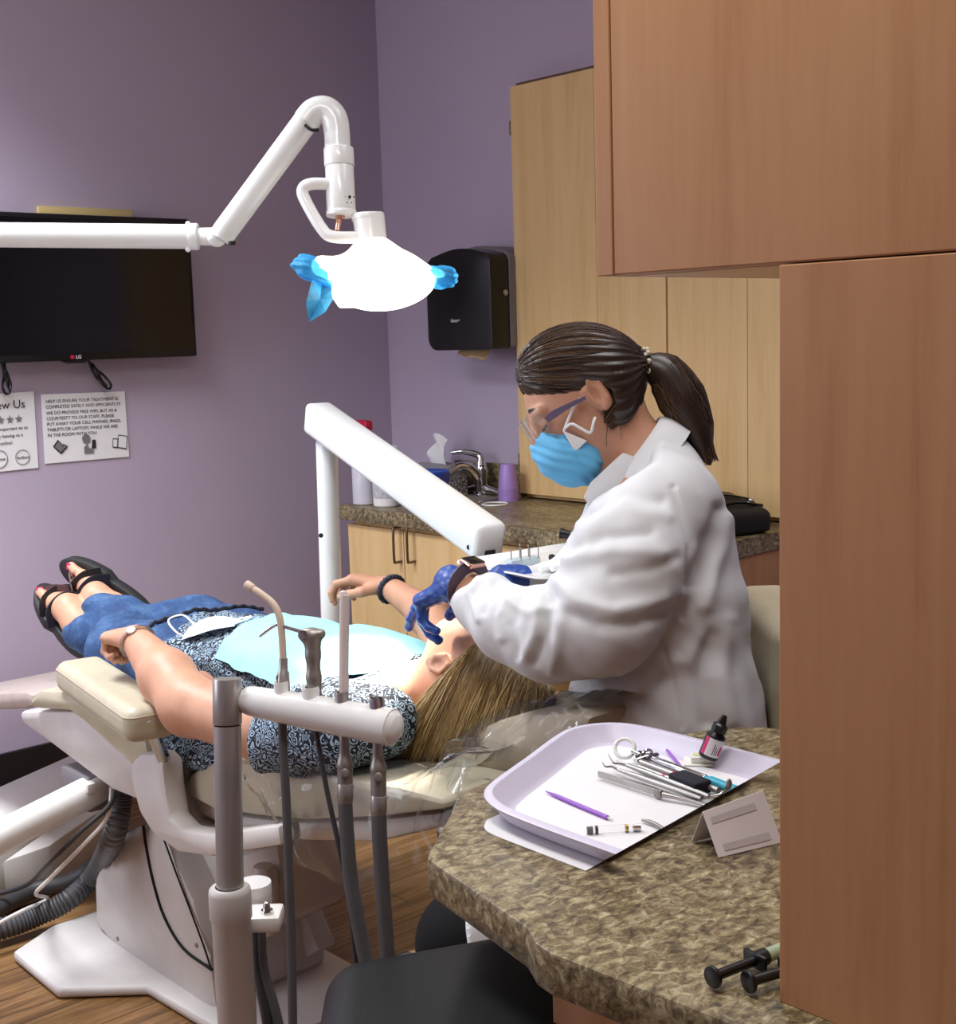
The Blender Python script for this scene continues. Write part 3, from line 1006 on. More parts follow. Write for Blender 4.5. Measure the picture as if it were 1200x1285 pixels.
def cord(px0, name_label, pts):
    P = [on_y(x, y, YA - .03 - .012 * (i % 2)) for i, (x, y) in enumerate(pts)]
    tag(obj('power_cord', MB().tube(P, .0042, 8, 6), black_plastic), name_label, 'cord')


cord(0, 'looped black cord hanging under the television badge above the courtesy notice', [(108, 440), (113, 458), (120, 472), (130, 484), (137, 488), (139, 482), (130, 471), (119, 462), (115, 456), (122, 466), (128, 478), (134, 484), (126, 478), (117, 466), (111, 452), (107, 440)])
cord(0, 'bunched black cord hanging at the television corner above the review notice', [(0, 440), (2, 455), (5, 470), (3, 485), (7, 494), (12, 492), (13, 480), (8, 468), (4, 458), (6, 470), (10, 484), (13, 488), (11, 474), (6, 460), (5, 442)])


def notice(px, label):
    P = [on_y(x, y, YA - .003) for x, y in px]
    t = thing('paper_notice', label, 'notice', P[3])
    m = MB(); a, b, c, d = P
    m.grid(lambda u, v: (d + (c - d) * u) * (1 - v) + (a + (b - a) * u) * v + np.array([0, -.0015 - .002 * math.sin(math.pi * u) * v, 0]), 8, 8, .0006)
    obj('sheet', m, paper, t)
    return t, P


def sheet_pt(P, u, v, lift=.0032):
    a, b, c, d = P
    return (d + (c - d) * u) * (1 - v) + (a + (b - a) * u) * v + np.array([0, -lift - .003 * math.sin(math.pi * u) * v, 0])


t, P = notice([(51, 495), (156, 491), (162, 573), (56, 582)], 'white courtesy notice with printed capitals taped under the television')
ux = P[1] - P[0]; uy = P[0] - P[3]
lines = ['HELP US ENSURE YOUR TREATMENT IS', 'COMPLETED SAFELY AND EFFICIENTLY!!', 'WE DO PROVIDE FREE WIFI, BUT AS A', 'COURTESTY TO OUR STAFF, PLEASE', 'PUT AWAY YOUR CELL PHONES, IPADS,', 'TABLETS OR LAPTOPS WHILE WE ARE', 'IN THE ROOM WITH YOU.']
vv = [.905, .825, .735, .655, .575, .495, .415]
for L, v in zip(lines, vv):
    text_obj('printed_line', L, sheet_pt(P, .045, v - .03), ux, uy, .0141, ink, t)


def flat(pts, Pn, m, par, name, lift=.0042):
    mb = MB(); mb.prism([sheet_pt(Pn, u, v, lift) for u, v in pts], (0, .0006, 0)); obj(name, mb, m, par, False)


def frame2(pts, Pn, m, par, name, inner, m2):
    flat(pts, Pn, m, par, name, .0040)
    c = np.mean(pts, 0); flat([tuple(c + (np.array(q) - c) * inner) for q in pts], Pn, m2, par, name + '_screen', .0046)


frame2([(.10, .24), (.19, .12), (.25, .20), (.16, .335)], P, ink, t, 'laptop_picture', .75, ink_grey)
frame2([(.20, .22), (.25, .19), (.27, .235), (.22, .27)], P, ink, t, 'phone_picture', .6, ink_grey)
flat([(.44, .34), (.45, .27), (.49, .24), (.53, .27), (.54, .34), (.51, .39), (.47, .39)], P, ink_grey, t, 'head_picture')
flat([(.46, .10), (.46, .20), (.50, .24), (.52, .18), (.57, .16), (.57, .10)], P, ink_grey, t, 'torso_picture')
flat([(.55, .17), (.60, .17), (.60, .30), (.56, .30)], P, ink, t, 'handset_picture')
frame2([(.80, .16), (.86, .15), (.87, .29), (.81, .30)], P, ink, t, 'small_tablet_picture', .78, paper)
frame2([(.86, .15), (.97, .12), (.99, .32), (.88, .35)], P, ink, t, 'tablet_picture', .86, paper)

t, P = notice([(-58, 498), (42, 491), (48, 587), (-52, 597)], 'white review notice with three stars at the television lower corner')
ux = P[1] - P[0]; uy = P[0] - P[3]
text_obj('heading', 'Review Us', sheet_pt(P, .25, .80), ux, uy, .036, ink, t)
for k in range(5):
    cu, cv = .12 + .115 * k + .20, .66
    flat([(cu + (.05 if i % 2 == 0 else .02) * math.sin(i * math.pi / 5), cv + (.058 if i % 2 == 0 else .023) * math.cos(i * math.pi / 5)) for i in range(10)], P, ink_grey, t, 'star')
for L, u, v in (('your feedback is important to us', .12, .52), ('help others by leaving us a', .2, .43), ('review online!', .35, .34)):
    text_obj('printed_line', L, sheet_pt(P, u, v), ux, uy, .0145, ink, t)
for cu, mm in ((.50, ink), (.80, ink_grey)):
    mb = MB(); r = .115 if cu < .6 else .095
    mb.tube([sheet_pt(P, cu + r * math.cos(a) * .95, .16 + r * math.sin(a)) for a in np.linspace(0, 2 * math.pi, 28)[:-1]], .0009, 6, cyclic=True); obj('ring_mark', mb, mm, t)
text_obj('ring_lettering', 'review', sheet_pt(P, .43, .14), ux, uy, .014, ink, t)
text_obj('ring_lettering', 'feedback', sheet_pt(P, .725, .14), ux, uy, .0115, ink, t)

# ------------------------------------------------------------------ things on the back counter
p = (2.69, 3.535)
t = thing('spray_bottle', 'clear spray bottle with a crimson trigger head behind the white tray arm', 'bottle', (p[0], p[1], CT))
obj('body', MB().lathe([(0, 0), (.036, 0), (.04, .004), (.04, .13), (.034, .155), (.016, .19), (.014, .215), (0, .215)], (p[0], p[1], CT)), mat('frosted_plastic', (206, 202, 212), .35), t)
zh = CT + .215
obj('trigger_head', MB().lathe([(0, 0), (.017, 0), (.017, .03), (.012, .035), (0, .035)], (p[0], p[1], zh)).box((p[0] - .008, p[1] - .012, zh + .052), (.03, .085, .035), .008).tube([(p[0], p[1] - .04, zh + .04), (p[0], p[1] - .05, zh + .015), (p[0], p[1] - .045, zh - .01)], .005, 8, 3), red_plastic, t)
p = (2.70, 3.43)
t = thing('wipes_canister', 'white round canister with a printed label behind the white tray arm', 'canister', (p[0], p[1], CT))
obj('body', MB().lathe([(0, 0), (.04, 0), (.044, .005), (.044, .165), (.041, .17), (0, .17)], (p[0], p[1], CT)), white_plastic, t)
obj('label', MB().lathe([(.0444, .03), (.0448, .031), (.0448, .145), (.0444, .146)], (p[0], p[1], CT)), mat('grey_print_label', (196, 194, 200), .6, vary=.12, vscale=90), t)
obj('lid', MB().lathe([(0, .17), (.044, .17), (.046, .174), (.046, .196), (.042, .2), (0, .2)], (p[0], p[1], CT)), white_gloss, t)
p = (2.75, 3.275)
t = thing('round_tub', 'blue round plastic tub on the back counter beside the white canister', 'tub', (p[0], p[1], CT))
obj('body', MB().lathe([(0, 0), (.068, 0), (.07, .004), (.07, .1), (0, .1)], (p[0], p[1], CT)), blue_tub, t)
obj('lid', MB().lathe([(0, .1), (.073, .1), (.073, .118), (.068, .122), (.062, .118), (0, .118)], (p[0], p[1], CT)), blue_tub, t)
tc = np.array([3.045, 3.545, CT]); ta = nrm([-.35, -1, 0]); tb2 = np.array([ta[1], -ta[0], 0])
pat = NT('patterned_box_card'); vo = pat.n('ShaderNodeTexVoronoi', feature='DISTANCE_TO_EDGE'); vo.inputs['Scale'].default_value = 85
pat.l(pat.coord(), vo.inputs['Vector']); pat.l(pat.ramp(vo.outputs['Distance'], [(.05, srgb(30, 28, 32)), (.12, srgb(160, 154, 158))]), pat.p.inputs['Base Color'])
t = thing('tissue_box', 'grey patterned tissue box by the tap', 'tissue box', tc)
obj('carton', MB().box(tc + [0, 0, .052], (.225, .10, .104), .003, ax=(ta, tb2, (0, 0, 1))), mat('grey_card', (150, 146, 150), .7), t)
obj('printed_band', MB().box(tc + [0, 0, .036], (.2265, .1012, .06), .002, ax=(ta, tb2, (0, 0, 1))), pat.m, t)
def tis(u, v):
    w = .085 * (1 - .25 * v); q = (u - .5) * 2 - .35
    return tc + ta * (q * w + .012 * math.sin(5 * v)) + tb2 * (.018 * math.sin(7 * u + 3 * v) * (.4 + v)) + np.array([0, 0, .100 + .115 * v - .045 * v * abs(q) + .014 * v * math.sin(9 * u)])
tag(obj('tissue', MB().grid(tis, 24, 10, .0008), paper), 'white tissue sticking up out of the grey patterned box', 'tissue')
cp = np.array([3.03, 3.19, CT])
prof = [(.034, 0), (.0348, .002), (.034, .004), (.0335, .004), (.0235, .084), (.0225, .085), (0, .085), (0, .083), (.0218, .082), (.032, .003), (.0325, 0)]
cup0 = obj('plastic_cup', MB().lathe([(r, h) for r, h in prof], cp), cup_lilac)
tag(cup0, 'lilac plastic cup at the very bottom of the upturned stack by the sink', 'cup', 'upturned lilac cups by the sink')
names = ['second lowest', 'third lowest', 'middle', 'third highest', 'second highest', 'topmost']
for k in range(6):
    dup(cup0, (0, 0, .0065 * (k + 1)), 0, 'lilac plastic cup, %s in the upturned stack by the sink' % names[k])
tag(obj('bracelet_ring', MB().tube([(2.93 + .042 * math.cos(a), 3.15 + .042 * math.sin(a), CT + .003) for a in np.linspace(0, 2 * math.pi, 33)[:-1]], .0028, 8, cyclic=True), white_gloss),
    'thin white plastic ring lying in front of the lilac cups', 'ring')
S = SDF()
bag_c = np.array([2.88, 2.245, CT])
S.rbox(bag_c + [.0, .02, .04], [.10, .135, .014], .028, (nrm([1, -.25, 0]), nrm([.25, 1, .08]), nrm([0, -.08, 1])), .03)
S.rbox(bag_c + [.05, .03, .062], [.05, .09, .008], .025, (nrm([1, -.25, 0]), nrm([.25, 1, .15]), nrm([0, -.15, 1])), .03)
S.cut((0, 0, CT + .001), (0, 0, -1), .01)
t = thing('bag', 'soft black bag lying on the counter behind the white coat', 'bag', bag_c)
obj('body', S.mesh(.006, lambda V, N: .003 * np.sin(V[:, 1] * 60 + V[:, 0] * 25)), mat('black_nylon', (18, 18, 20), .7, bump=.15, bscale=220), t)
obj('strap', MB().tube([bag_c + [-.12, .06, .07], bag_c + [-.05, .02, .098], bag_c + [.03, -.03, .10], bag_c + [.09, -.08, .085]], .009, sec=[(1.6, .25), (-1.6, .25), (-1.6, -.25), (1.6, -.25)], smooth=4), black_plastic, t)
obj('zip', MB().tube([bag_c + [-.09, -.04, .062], bag_c + [0, -.10, .085], bag_c + [.09, -.12, .07]], .004, 8, 4), black_gloss, t)
for q in ((-.06, -.02, .092), (.05, -.11, .088), (.065, -.105, .086)):
    obj('zip_pull', MB().box(bag_c + np.array(q), (.008, .012, .008), .002), chrome, t)

# ================================================================== DENTAL CHAIR
def side(px, X):
    return [on_x(x, y, X) for x, y in px]


ch = thing('dental_chair', 'reclined beige dental chair with a white base carrying the patient', 'dental chair', (1.52, 2.5, 0))
bp = [(1.166, 2.99), (1.16, 2.735), (1.31, 2.60), (1.325, 2.32), (1.36, 2.20), (1.62, 2.18), (1.70, 2.30), (1.70, 2.60), (1.86, 2.74), (1.86, 2.99), (1.72, 3.06), (1.30, 3.06)]
obj('base_plate', MB().prism([(x, y, .002) for x, y in bp], (0, 0, .026), .009), grey_enamel, ch)
sh = side([(118, 1160), (116, 1105), (124, 1085), (136, 1078), (140, 1055), (150, 1045), (186, 1034), (206, 1052), (240, 1130), (262, 1200), (270, 1269), (246, 1267), (205, 1246), (150, 1200)], 1.36)
obj('base_shroud', MB().prism(sh, (.30, 0, 0), .02), grey_enamel, ch)
g = side([(180, 1036), (183, 1060), (192, 1105), (206, 1150), (230, 1190), (266, 1217)], 1.358)
obj('shroud_seam', MB().tube(g, .0035, 8, 5), dark_recess, ch)
g = side([(206, 1054), (222, 1098), (240, 1145), (256, 1188), (265, 1216)], 1.358)
obj('shroud_seam', MB().tube(g, .0022, 8, 5), dark_recess, ch)
for q in ((148, 1178), (209, 1229), (247, 1186)):
    p = on_x(q[0], q[1], 1.36); obj('screw', MB().cyl(p + [.002, 0, 0], p + [-.003, 0, 0], .005, seg=12), grey_metal, ch)
lc = side([(196, 1030), (262, 1056), (300, 1072), (345, 1056), (352, 1100), (345, 1160), (300, 1182), (268, 1152), (226, 1100)], 1.43)
obj('lift_column', MB().prism(lc, (.2, 0, 0), .022), grey_enamel, ch)
rc = side([(345, 1222), (400, 1193), (382, 1148), (358, 1128), (330, 1150)], 1.60)
obj('rear_cover', MB().prism(rc, (.05, 0, 0), .006), grey_enamel, ch)
kb = at(333, 1133, 2.72)
obj('column_cap', MB().lathe([(0, -.06), (.03, -.06), (.03, .0), (.029, .001), (.029, .004), (.03, .005), (.03, .045), (.028, .065), (.02, .08), (0, .086)], kb), grey_enamel, ch)
# leg rest, seat
lp = side([(23, 893), (27, 908), (66, 936), (140, 992), (170, 1004), (192, 985), (200, 950), (165, 940), (90, 892)], 1.27)
obj('leg_rest_shell', MB().prism(lp, (.52, 0, 0), .012), grey_enamel, ch)
lcq = side([(34, 878), (40, 890), (86, 893), (104, 907), (166, 964), (186, 952), (180, 930), (112, 878), (92, 868), (48, 866)], 1.25)
obj('leg_cushion', MB().prism(lcq, (.58, 0, 0), .016), beige, ch)
tbq = side([(-90, 874), (30, 868), (40, 872), (40, 886), (30, 890), (-90, 895)], 1.30)
obj('toe_board', MB().prism(tbq, (.48, 0, 0), .012), mat('pinkish_grey_vinyl', (176, 160, 152), .45), ch)
obj('seat_cushion', MB().box((1.535, 2.55, .585), (.40, .26, .09), .035, 4), beige, ch)
obj('seat_frame', MB().box((1.535, 2.42, .515), (.42, .44, .07), .02, 3), grey_enamel, ch)


def armrest(xc, sgn, name_extra):
    a = on_z(100, 826, .752); b = on_z(188, 884, .752)
    if sgn > 0:
        a = np.array([2 * 1.535 - a[0], a[1], a[2]]); b = np.array([2 * 1.535 - b[0], b[1], b[2]])
    d = nrm((b - a) * [1, 1, 0]); s_ = np.array([-d[1], d[0], 0.]); c = (a + b) / 2 + [0, 0, -.036]
    arm = thing('x', '', 'x', (0, 0, 0)); bpy.data.objects.remove(arm)
    L = np.linalg.norm(b - a)
    S = SDF().rbox(c, [L / 2 - .006, .030, .010], .026, (d, s_, (0, 0, 1)), .001)
    S2 = SDF().rbox(c, [L / 2 - .006, .030, .010], .026, (d, s_, (0, 0, 1)), .001)
    V, Q = S.mesh(.005)
    ar = obj('armrest', (V, Q), beige, ch)
    loop = []
    for i in range(40):
        t = 2 * math.pi * i / 40; ct, st = math.cos(t), math.sin(t)
        loop.append(c + d * (np.sign(ct) * (L / 2 - .006) + .0245 * ct) + s_ * (np.sign(st) * .030 + .0245 * st) + np.array([0, 0, .0185]))
    obj('armrest_piping', MB().tube(loop, .0017, 6, cyclic=True), beige_dark, ar)
    return c, d, s_


def mirx(P):
    return [np.array([2 * 1.535 - p[0], p[1], p[2]]) for p in P]


for sgn in (-1, 1):
    armrest(1.2, sgn, '')
    fm = (lambda P: P) if sgn < 0 else mirx
    v = .05 if sgn < 0 else -.05
    o1 = fm(side([(163, 975), (165, 955), (175, 946), (192, 946), (203, 957), (206, 990), (212, 1026), (226, 1042), (262, 1048), (348, 1036), (352, 1062), (262, 1076), (222, 1070), (190, 1046), (174, 1020), (168, 998)], 1.235))
    obj('armrest_bracket', MB().prism(o1, (v, 0, 0), .010), grey_enamel, ch)
    o2 = fm(side([(206, 960), (212, 946), (222, 943), (233, 956), (234, 1000), (246, 1032), (264, 1040), (264, 1052), (232, 1044), (214, 1012), (208, 985)], 1.31))
    obj('armrest_bracket', MB().prism(o2, (v * .9, 0, 0), .008), grey_enamel, ch)
    b0, b1 = fm([on_x(184, 900, 1.20), on_x(213, 972, 1.265)])
    b2 = fm([on_x(214, 985, 1.265)])[0]
    obj('armrest_bar', MB().tube([b0, b1, b2], .012, sec=[(.5, 1), (-.5, 1), (-1, .5), (-1, -.5), (-.5, -1), (.5, -1), (1, -.5), (1, .5)], smooth=3), chrome, ch)
# backrest and headrest
bk = side([(234, 998), (231, 984), (240, 970), (262, 960), (300, 957), (400, 972), (500, 988), (556, 1002), (560, 1016), (470, 1026), (380, 1030), (320, 1024), (268, 1016)], 1.30)
obj('backrest_cushion', MB().prism(bk, (.48, 0, 0), .02), beige, ch)
bs = side([(262, 1018), (320, 1026), (380, 1032), (470, 1028), (556, 1018), (550, 1040), (470, 1058), (380, 1056), (290, 1040)], 1.33)
obj('backrest_shell', MB().prism(bs, (.42, 0, 0), .012), grey_enamel, ch)
HR = [(562, 932), (600, 912), (650, 897), (712, 893), (742, 900), (728, 938), (690, 962), (640, 974), (580, 982), (566, 972)]
hr = side(HR, 1.46)
obj('headrest', MB().prism(hr, (.33, 0, 0), .02), beige_dark, ch)
obj('headrest_stem', MB().tube([on_x(600, 990, 1.6), on_x(560, 1010, 1.6), on_x(500, 1020, 1.6)], .022, sec=[(2, .4), (-2, .4), (-2, -.4), (2, -.4)], smooth=3), grey_metal, ch)

# clear plastic cover over headrest and backrest, hanging down beside it
top = [(306, 954), (360, 962), (430, 978), (500, 990), (545, 968), (562, 934), (600, 912), (650, 896), (712, 891), (746, 897)]
bot = [(322, 985), (352, 1040), (385, 1088), (440, 1112), (500, 1114), (546, 1104), (566, 1060), (600, 1010), (676, 985), (738, 950)]
T = np.array([on_x(x, y, 1.285 if i < 5 else 1.445) for i, (x, y) in enumerate(top)]); B_ = np.array([on_x(x, y, 1.27 if i < 7 else 1.42) for i, (x, y) in enumerate(bot)])
Tn, _ = catmull(list(T), [0] * 10, 8); Bn, _ = catmull(list(B_), [0] * 10, 8); Tn = np.array(Tn); Bn = np.array(Bn); nn = len(Tn) - 1


def film(u, v):
    i = u * nn; a = int(min(i, nn - 1)); f = i - a
    t_ = Tn[a] * (1 - f) + Tn[a + 1] * f; b_ = Bn[a] * (1 - f) + Bn[a + 1] * f
    if v < .35:
        q = 1 - v / .35
        p = t_ + np.array([.36 * q, 0, .012 * math.sin(math.pi * min(1, q * 3)) + .004])
        p[2] += .0035 * math.sin(u * 70 + q * 9) + .003 * math.sin(u * 33 - q * 25)
    else:
        q = (v - .35) / .65
        p = t_ * (1 - q) + b_ * q + np.array([-.018 * math.sin(math.pi * q), 0, .004 * (1 - q)])
        w = .010 * q * (1.2 - q) + .0035
        p[0] += .016 * q * (abs(math.sin(u * 17 + 2.2 * q + 1.3 * math.sin(u * 6))) - .5) - .008 * q * abs(math.sin(u * 31 - 7 * q))
        p[0] += w * math.sin(u * 46 + 5 * q + 3 * math.sin(u * 9)) + .5 * w * math.sin(u * 90 - 16 * q)
        p[2] += .35 * w * math.sin(u * 60 + 12 * q)
    return p


cv = obj('plastic_cover', MB().grid(film, 150, 40), clear_film)
tag(cv, 'clear plastic cover stretched over the headrest and hanging beside the backrest', 'plastic cover')

# ------------------------------------------------------------------ utility box, arm tube, hoses on the left
ub = thing('utility_box', 'low white utility box on the floor by the lilac wall under the leg rest', 'box', (1.4, 3.6, 0))
q = [on_z(90, 945, .21), on_z(118, 967, .21), on_z(-60, 1075, .21), on_z(-80, 1020, .21)]
obj('housing', MB().prism([(p[0], p[1], .002) for p in q], (0, 0, .205), .008), white_plastic, ub)
q2 = [on_z(118, 967, .21) + [-.005, -.02, 0], on_z(128, 985, .21), on_z(60, 1030, .21), on_z(0, 1050, .21)]
obj('lower_skirt', MB().prism([(p[0], p[1], .002) for p in q2], (0, 0, .14), .006), grey_enamel, ub)
ha = at(-110, 1106, 2.75); hb = at(100, 1000, 3.0); hc = at(132, 982, 3.05)
da = thing('delivery_arm', 'white round delivery arm tube crossing in front of the white utility box', 'arm', (ha[0], ha[1], 0))
obj('tube', MB().tube([ha, hb, hc], [.037, .037, .034], 24, 4), white_plastic, da)
obj('end_block', MB().box(at(118, 984, 3.08), (.10, .14, .085), .01), shell_grey, da)
obj('foot_post', MB().cyl((ha[0], ha[1], 0), ha, .03), white_plastic, da)
obj('clip', MB().box(at(113, 988, 2.98), (.022, .022, .022), .004), white_plastic, da)
hp = [at(152, 985, 2.98), at(150, 1012, 2.98), at(142, 1050, 3.0), on_z(118, 1098, .12), on_z(85, 1130, .07), on_z(45, 1150, .045), on_z(0, 1166, .04), on_z(-80, 1186, .04)]
Pd, _ = catmull(hp, [0] * len(hp), 26)
tag(obj('corrugated_hose', MB().tube(Pd, [.027 if i % 3 else .0225 for i in range(len(Pd))], 18), hose_grey), 'ribbed grey hose curving down from the leg rest to the floor', 'hose')
hp = [at(150, 1025, 3.06), on_z(128, 1075, .14), on_z(90, 1105, .06), on_z(40, 1118, .04), on_z(-20, 1150, .035), on_z(-80, 1165, .035)]
tag(obj('smooth_hose', MB().tube(hp, .023, 14, 8), hose_dark), 'smooth dark grey hose on the floor behind the ribbed hose', 'hose')
hp = [at(140, 988, 2.94), at(135, 1025, 2.94), at(105, 1060, 2.95), at(60, 1105, 3.02), at(45, 1122, 3.1), on_z(60, 1128, .07), on_z(30, 1142, .10), on_z(0, 1158, .08), on_z(-40, 1185, .02)]
tag(obj('white_cable', MB().tube(hp, .0045, 8, 8), white_plastic), 'thin white cable looping over the ribbed hose', 'cable')
hp = [at(146, 984, 2.93), at(138, 1010, 2.93), at(100, 1045, 2.94), at(60, 1085, 3.0), on_z(30, 1112, .11), on_z(-30, 1128, .06)]
tag(obj('grey_cable', MB().tube(hp, .006, 8, 8), hose_dark), 'thin dark cable running along the front of the utility box', 'cable')
fc = on_z(513, 1196, .06)
fo = thing('foot_control', 'round chrome foot control on the floor beside the black trouser leg', 'foot control', (fc[0], fc[1], 0))
obj('disc', MB().lathe([(0, .0), (.10, 0), (.105, .01), (.10, .03), (.06, .05), (.02, .058), (0, .058)], (fc[0] + .02, fc[1] - .03, .001)), chrome, fo)
obj('rim', MB().lathe([(.100, .002), (.112, .004), (.112, .014), (.1, .02)], (fc[0] + .02, fc[1] - .03, .001)), black_plastic, fo)

# ================================================================== OVERHEAD LAMP
LD = 2.75
la = at(0, 292, LD + .05)
ol = thing('operating_light', 'lit white overhead dental light on a jointed arm with blue film on its handles', 'dental light', at(478, 385, LD))
A0, A1 = at(-420, 291, LD + .0), at(246, 297, LD + .08)
obj('horizontal_arm', MB().tube([A0, A1], .0262, 28), white_gloss, ol)
obj('ceiling_post', MB().cyl(A0 - [0, 0, .05], [A0[0], A0[1], CEIL - .001], .03).cyl([A0[0], A0[1], CEIL - .03], [A0[0], A0[1], CEIL - .001], .09), white_gloss, ol)
m = MB().cyl(at(238, 297, LD + .08), at(249, 297, LD + .08), .0285, seg=28, bev=.002)
for yy in (281, 313):
    m.ball(at(236, yy, LD + .07), .006, 10)
obj('arm_collar', m, white_gloss, ol)
obj('knuckle', MB().cyl(at(248, 297, LD + .08), at(268, 297, LD + .07), .019, seg=24, bev=.003).ball(at(272, 297, LD + .065), .022, 20), white_gloss, ol)
obj('rising_arm', MB().tube([at(276, 300, LD + .06), at(281, 292, LD + .06), at(384, 152, LD), at(392, 141, LD)], [.022, .0265, .0265, .024], 28), white_gloss, ol)
obj('joint_slot', MB().box(at(291, 305, LD + .03), (.012, .012, .008), .001), dark_recess, ol)
obj('joint_slot', MB().tube([at(383, 157, LD - .026), at(391, 163, LD - .03), at(400, 163, LD - .028)], .0035, 8, 4), dark_recess, ol)
obj('elbow', MB().tube([at(383, 154, LD), at(394, 141, LD), at(408, 138, LD), at(419, 148, LD), at(423, 168, LD), at(424, 196, LD)], [.0285, .0285, .0285, .0285, .027, .027], 28, 6), white_gloss, ol)
obj('upper_sleeve', MB().cyl(at(425, 186, LD), at(426, 209, LD), .0315, seg=32, bev=.002), white_gloss, ol)
obj('lower_sleeve', MB().cyl(at(426, 209, LD), at(428.5, 271, LD), .0298, .0305, seg=32, bev=.002).cyl(at(428.4, 265, LD), at(428.6, 271, LD), .032, seg=32, bev=.001), white_gloss, ol)
m = MB()
for x_, y_, r in ((439, 247, .0032),): m.ball(at(x_, y_, LD - .0245), r, 10)
obj('switch_dot', m, dark_recess, ol)
m = MB()
for x_, y_ in ((433, 247), (444, 247), (436, 254), (441, 254)): m.ball(at(x_, y_, LD - .0265), .0018, 8)
obj('switch_marks', m, ink_grey, ol)
obj('yoke', MB().tube([at(414, 231, LD - .01), at(390, 231, LD - .02), at(380, 238, LD - .02), at(384, 253, LD - .02), at(404, 287, LD - .02), at(418, 297, LD - .02), at(452, 298, LD - .01)], .0125, 16, 6), white_gloss, ol)
obj('yoke_pin', MB().cyl(at(426, 271, LD), at(423, 290, LD - .01), .006, seg=12).cyl(at(427, 270, LD), at(426.5, 275, LD), .010, seg=14), rose_gold, ol)
obj('neck', MB().tube([at(462, 271, LD), at(463, 276, LD), at(468, 316, LD), at(469, 330, LD)], [.0335, .0335, .0315, .036], 28).cyl(at(462, 269.5, LD), at(462.3, 277, LD), .0345, seg=28, bev=.002), white_gloss, ol)
AXL = (cdir(1, .06, 0), cdir(-.06, 1, 0), cdir(0, 0, 1))
S = SDF()
S.ell(at(476, 346, LD), (.100, .056, .082), AXL, .02)
S.cone(at(468, 318, LD), at(470, 340, LD), .036, .07, .05)
S.cone(at(432, 338, LD), at(404, 334, LD), .026, .022, .02)
S.cone(at(520, 345, LD), at(548, 349, LD), .024, .020, .02)
S.cut(at(476, 352, LD), -AXL[1], .004)
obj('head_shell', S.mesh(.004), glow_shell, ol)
S = SDF()
S.ell(at(484, 354, LD), (.107, .058, .084), (cdir(1, .13, 0), cdir(-.13, 1, 0), cdir(0, 0, 1)), .01)
S.cut(at(476, 351, LD), AXL[1], .004)
S.rbox(at(432, 366, LD), (.012, .018, .05), .008, AXL, .012)
obj('lens', S.mesh(.004), glow_lens, ol)
S = SDF(); S.chain([at(372, 333, LD), at(388, 337, LD), at(418, 347, LD)], [.012, .024, .022], .01); S.chain([at(378, 325, LD), at(392, 322, LD)], [.010, .004], .008)
obj('handle_film', S.mesh(.003, lambda V, N: .0015 * np.sin(V[:, 2] * 400 + V[:, 0] * 200)), blue_film, ol)
S = SDF(); S.chain([at(534, 346, LD), at(552, 348, LD), at(562, 348, LD)], [.021, .023, .022], .006)
obj('handle_film', S.mesh(.003, lambda V, N: .0015 * np.sin(V[:, 2] * 500 + V[:, 0] * 230)), blue_film, ol)
pl = [(392, 351), (404, 355), (419, 361), (419, 374), (408, 392), (388, 404), (384, 380)]
cen = at(402, 375, LD + .006)
P7 = [at(x, y, LD + (.012 if i % 2 else -.012)) for i, (x, y) in enumerate(pl)]
m = MB(); m.raw([cen] + P7, [(0, i + 1, (i + 1) % 7 + 1) for i in range(7)])
obj('film_tail', m, blue_film, ol, False)

# ================================================================== TRAY ARM ON THE FAR SIDE
PD = 3.45
ta_ = thing('tray_stand', 'white slanted beam on a round white post holding the instrument tray behind the patient', 'tray stand', (at(412, 900, PD)[0], at(412, 900, PD)[1], 0))
pb = at(420, 1000, PD)
obj('post', MB().tube([np.array([at(412, 760, PD)[0], at(412, 760, PD)[1], .0]), at(408.5, 640, PD) * [1, 1, 0] + [0, 0, .5], at(410, 556, PD)], .0285, 28).cyl(at(409.8, 557, PD), at(409.7, 553, PD), .0285, .026), white_gloss, ta_)
m = MB(); p = at(403, 672, PD - .028); m.cyl(p, p + cdir(0, 0, -1) * .003, .006, seg=12); obj('plug', m, dark_recess, ta_)
obj('pivot', MB().cyl(at(409, 556, PD), at(409, 535, PD), .014), dark_recess, ta_)
e0, e1 = at(400, 525, PD - .02), at(612, 678, 2.80)
d = nrm(e1 - e0); sd = nrm(np.cross(d, (0, 0, 1))); upv = np.cross(sd, d)
obj('beam', MB().box((e0 + e1) / 2, (np.linalg.norm(e1 - e0) + .03, .075, .083), .014, 3, ax=(d, sd, upv)), white_gloss, ta_)
for x_, y_, D in ((399, 537, PD - .02), (589, 686, 2.84)):
    p = at(x_, y_, D); p = p - cdir(0, 0, 1) * .04; obj('beam_screw', MB().cyl(p, p - cdir(0, 0, 1) * .006, .0055, seg=12), dark_recess, ta_)
tz = 1.0
tl = on_z(566, 703, tz + .012); trr = on_z(700, 682, tz + .012); tn = on_z(640, 733, tz + .012)
txd = nrm(trr - tl); tyd = np.array([txd[1], -txd[0], 0.])
if np.dot(tyd, tn - tl) < 0: tyd = -tyd
TWd = float(np.dot(tn - tl, tyd)); TLn = .34
tc0 = tl + txd * TLn / 2 + tyd * TWd / 2; tc0[2] = tz
obj('tray_mount', MB().cyl([e1[0], e1[1], tz - .012], e1 + [0, 0, -.02], .016), dark_recess, ta_)
obj('tray_plate', MB().box([tc0[0], tc0[1], tz - .009], (.16, .12, .008), .002, ax=(txd, tyd, (0, 0, 1))), dark_recess, ta_)


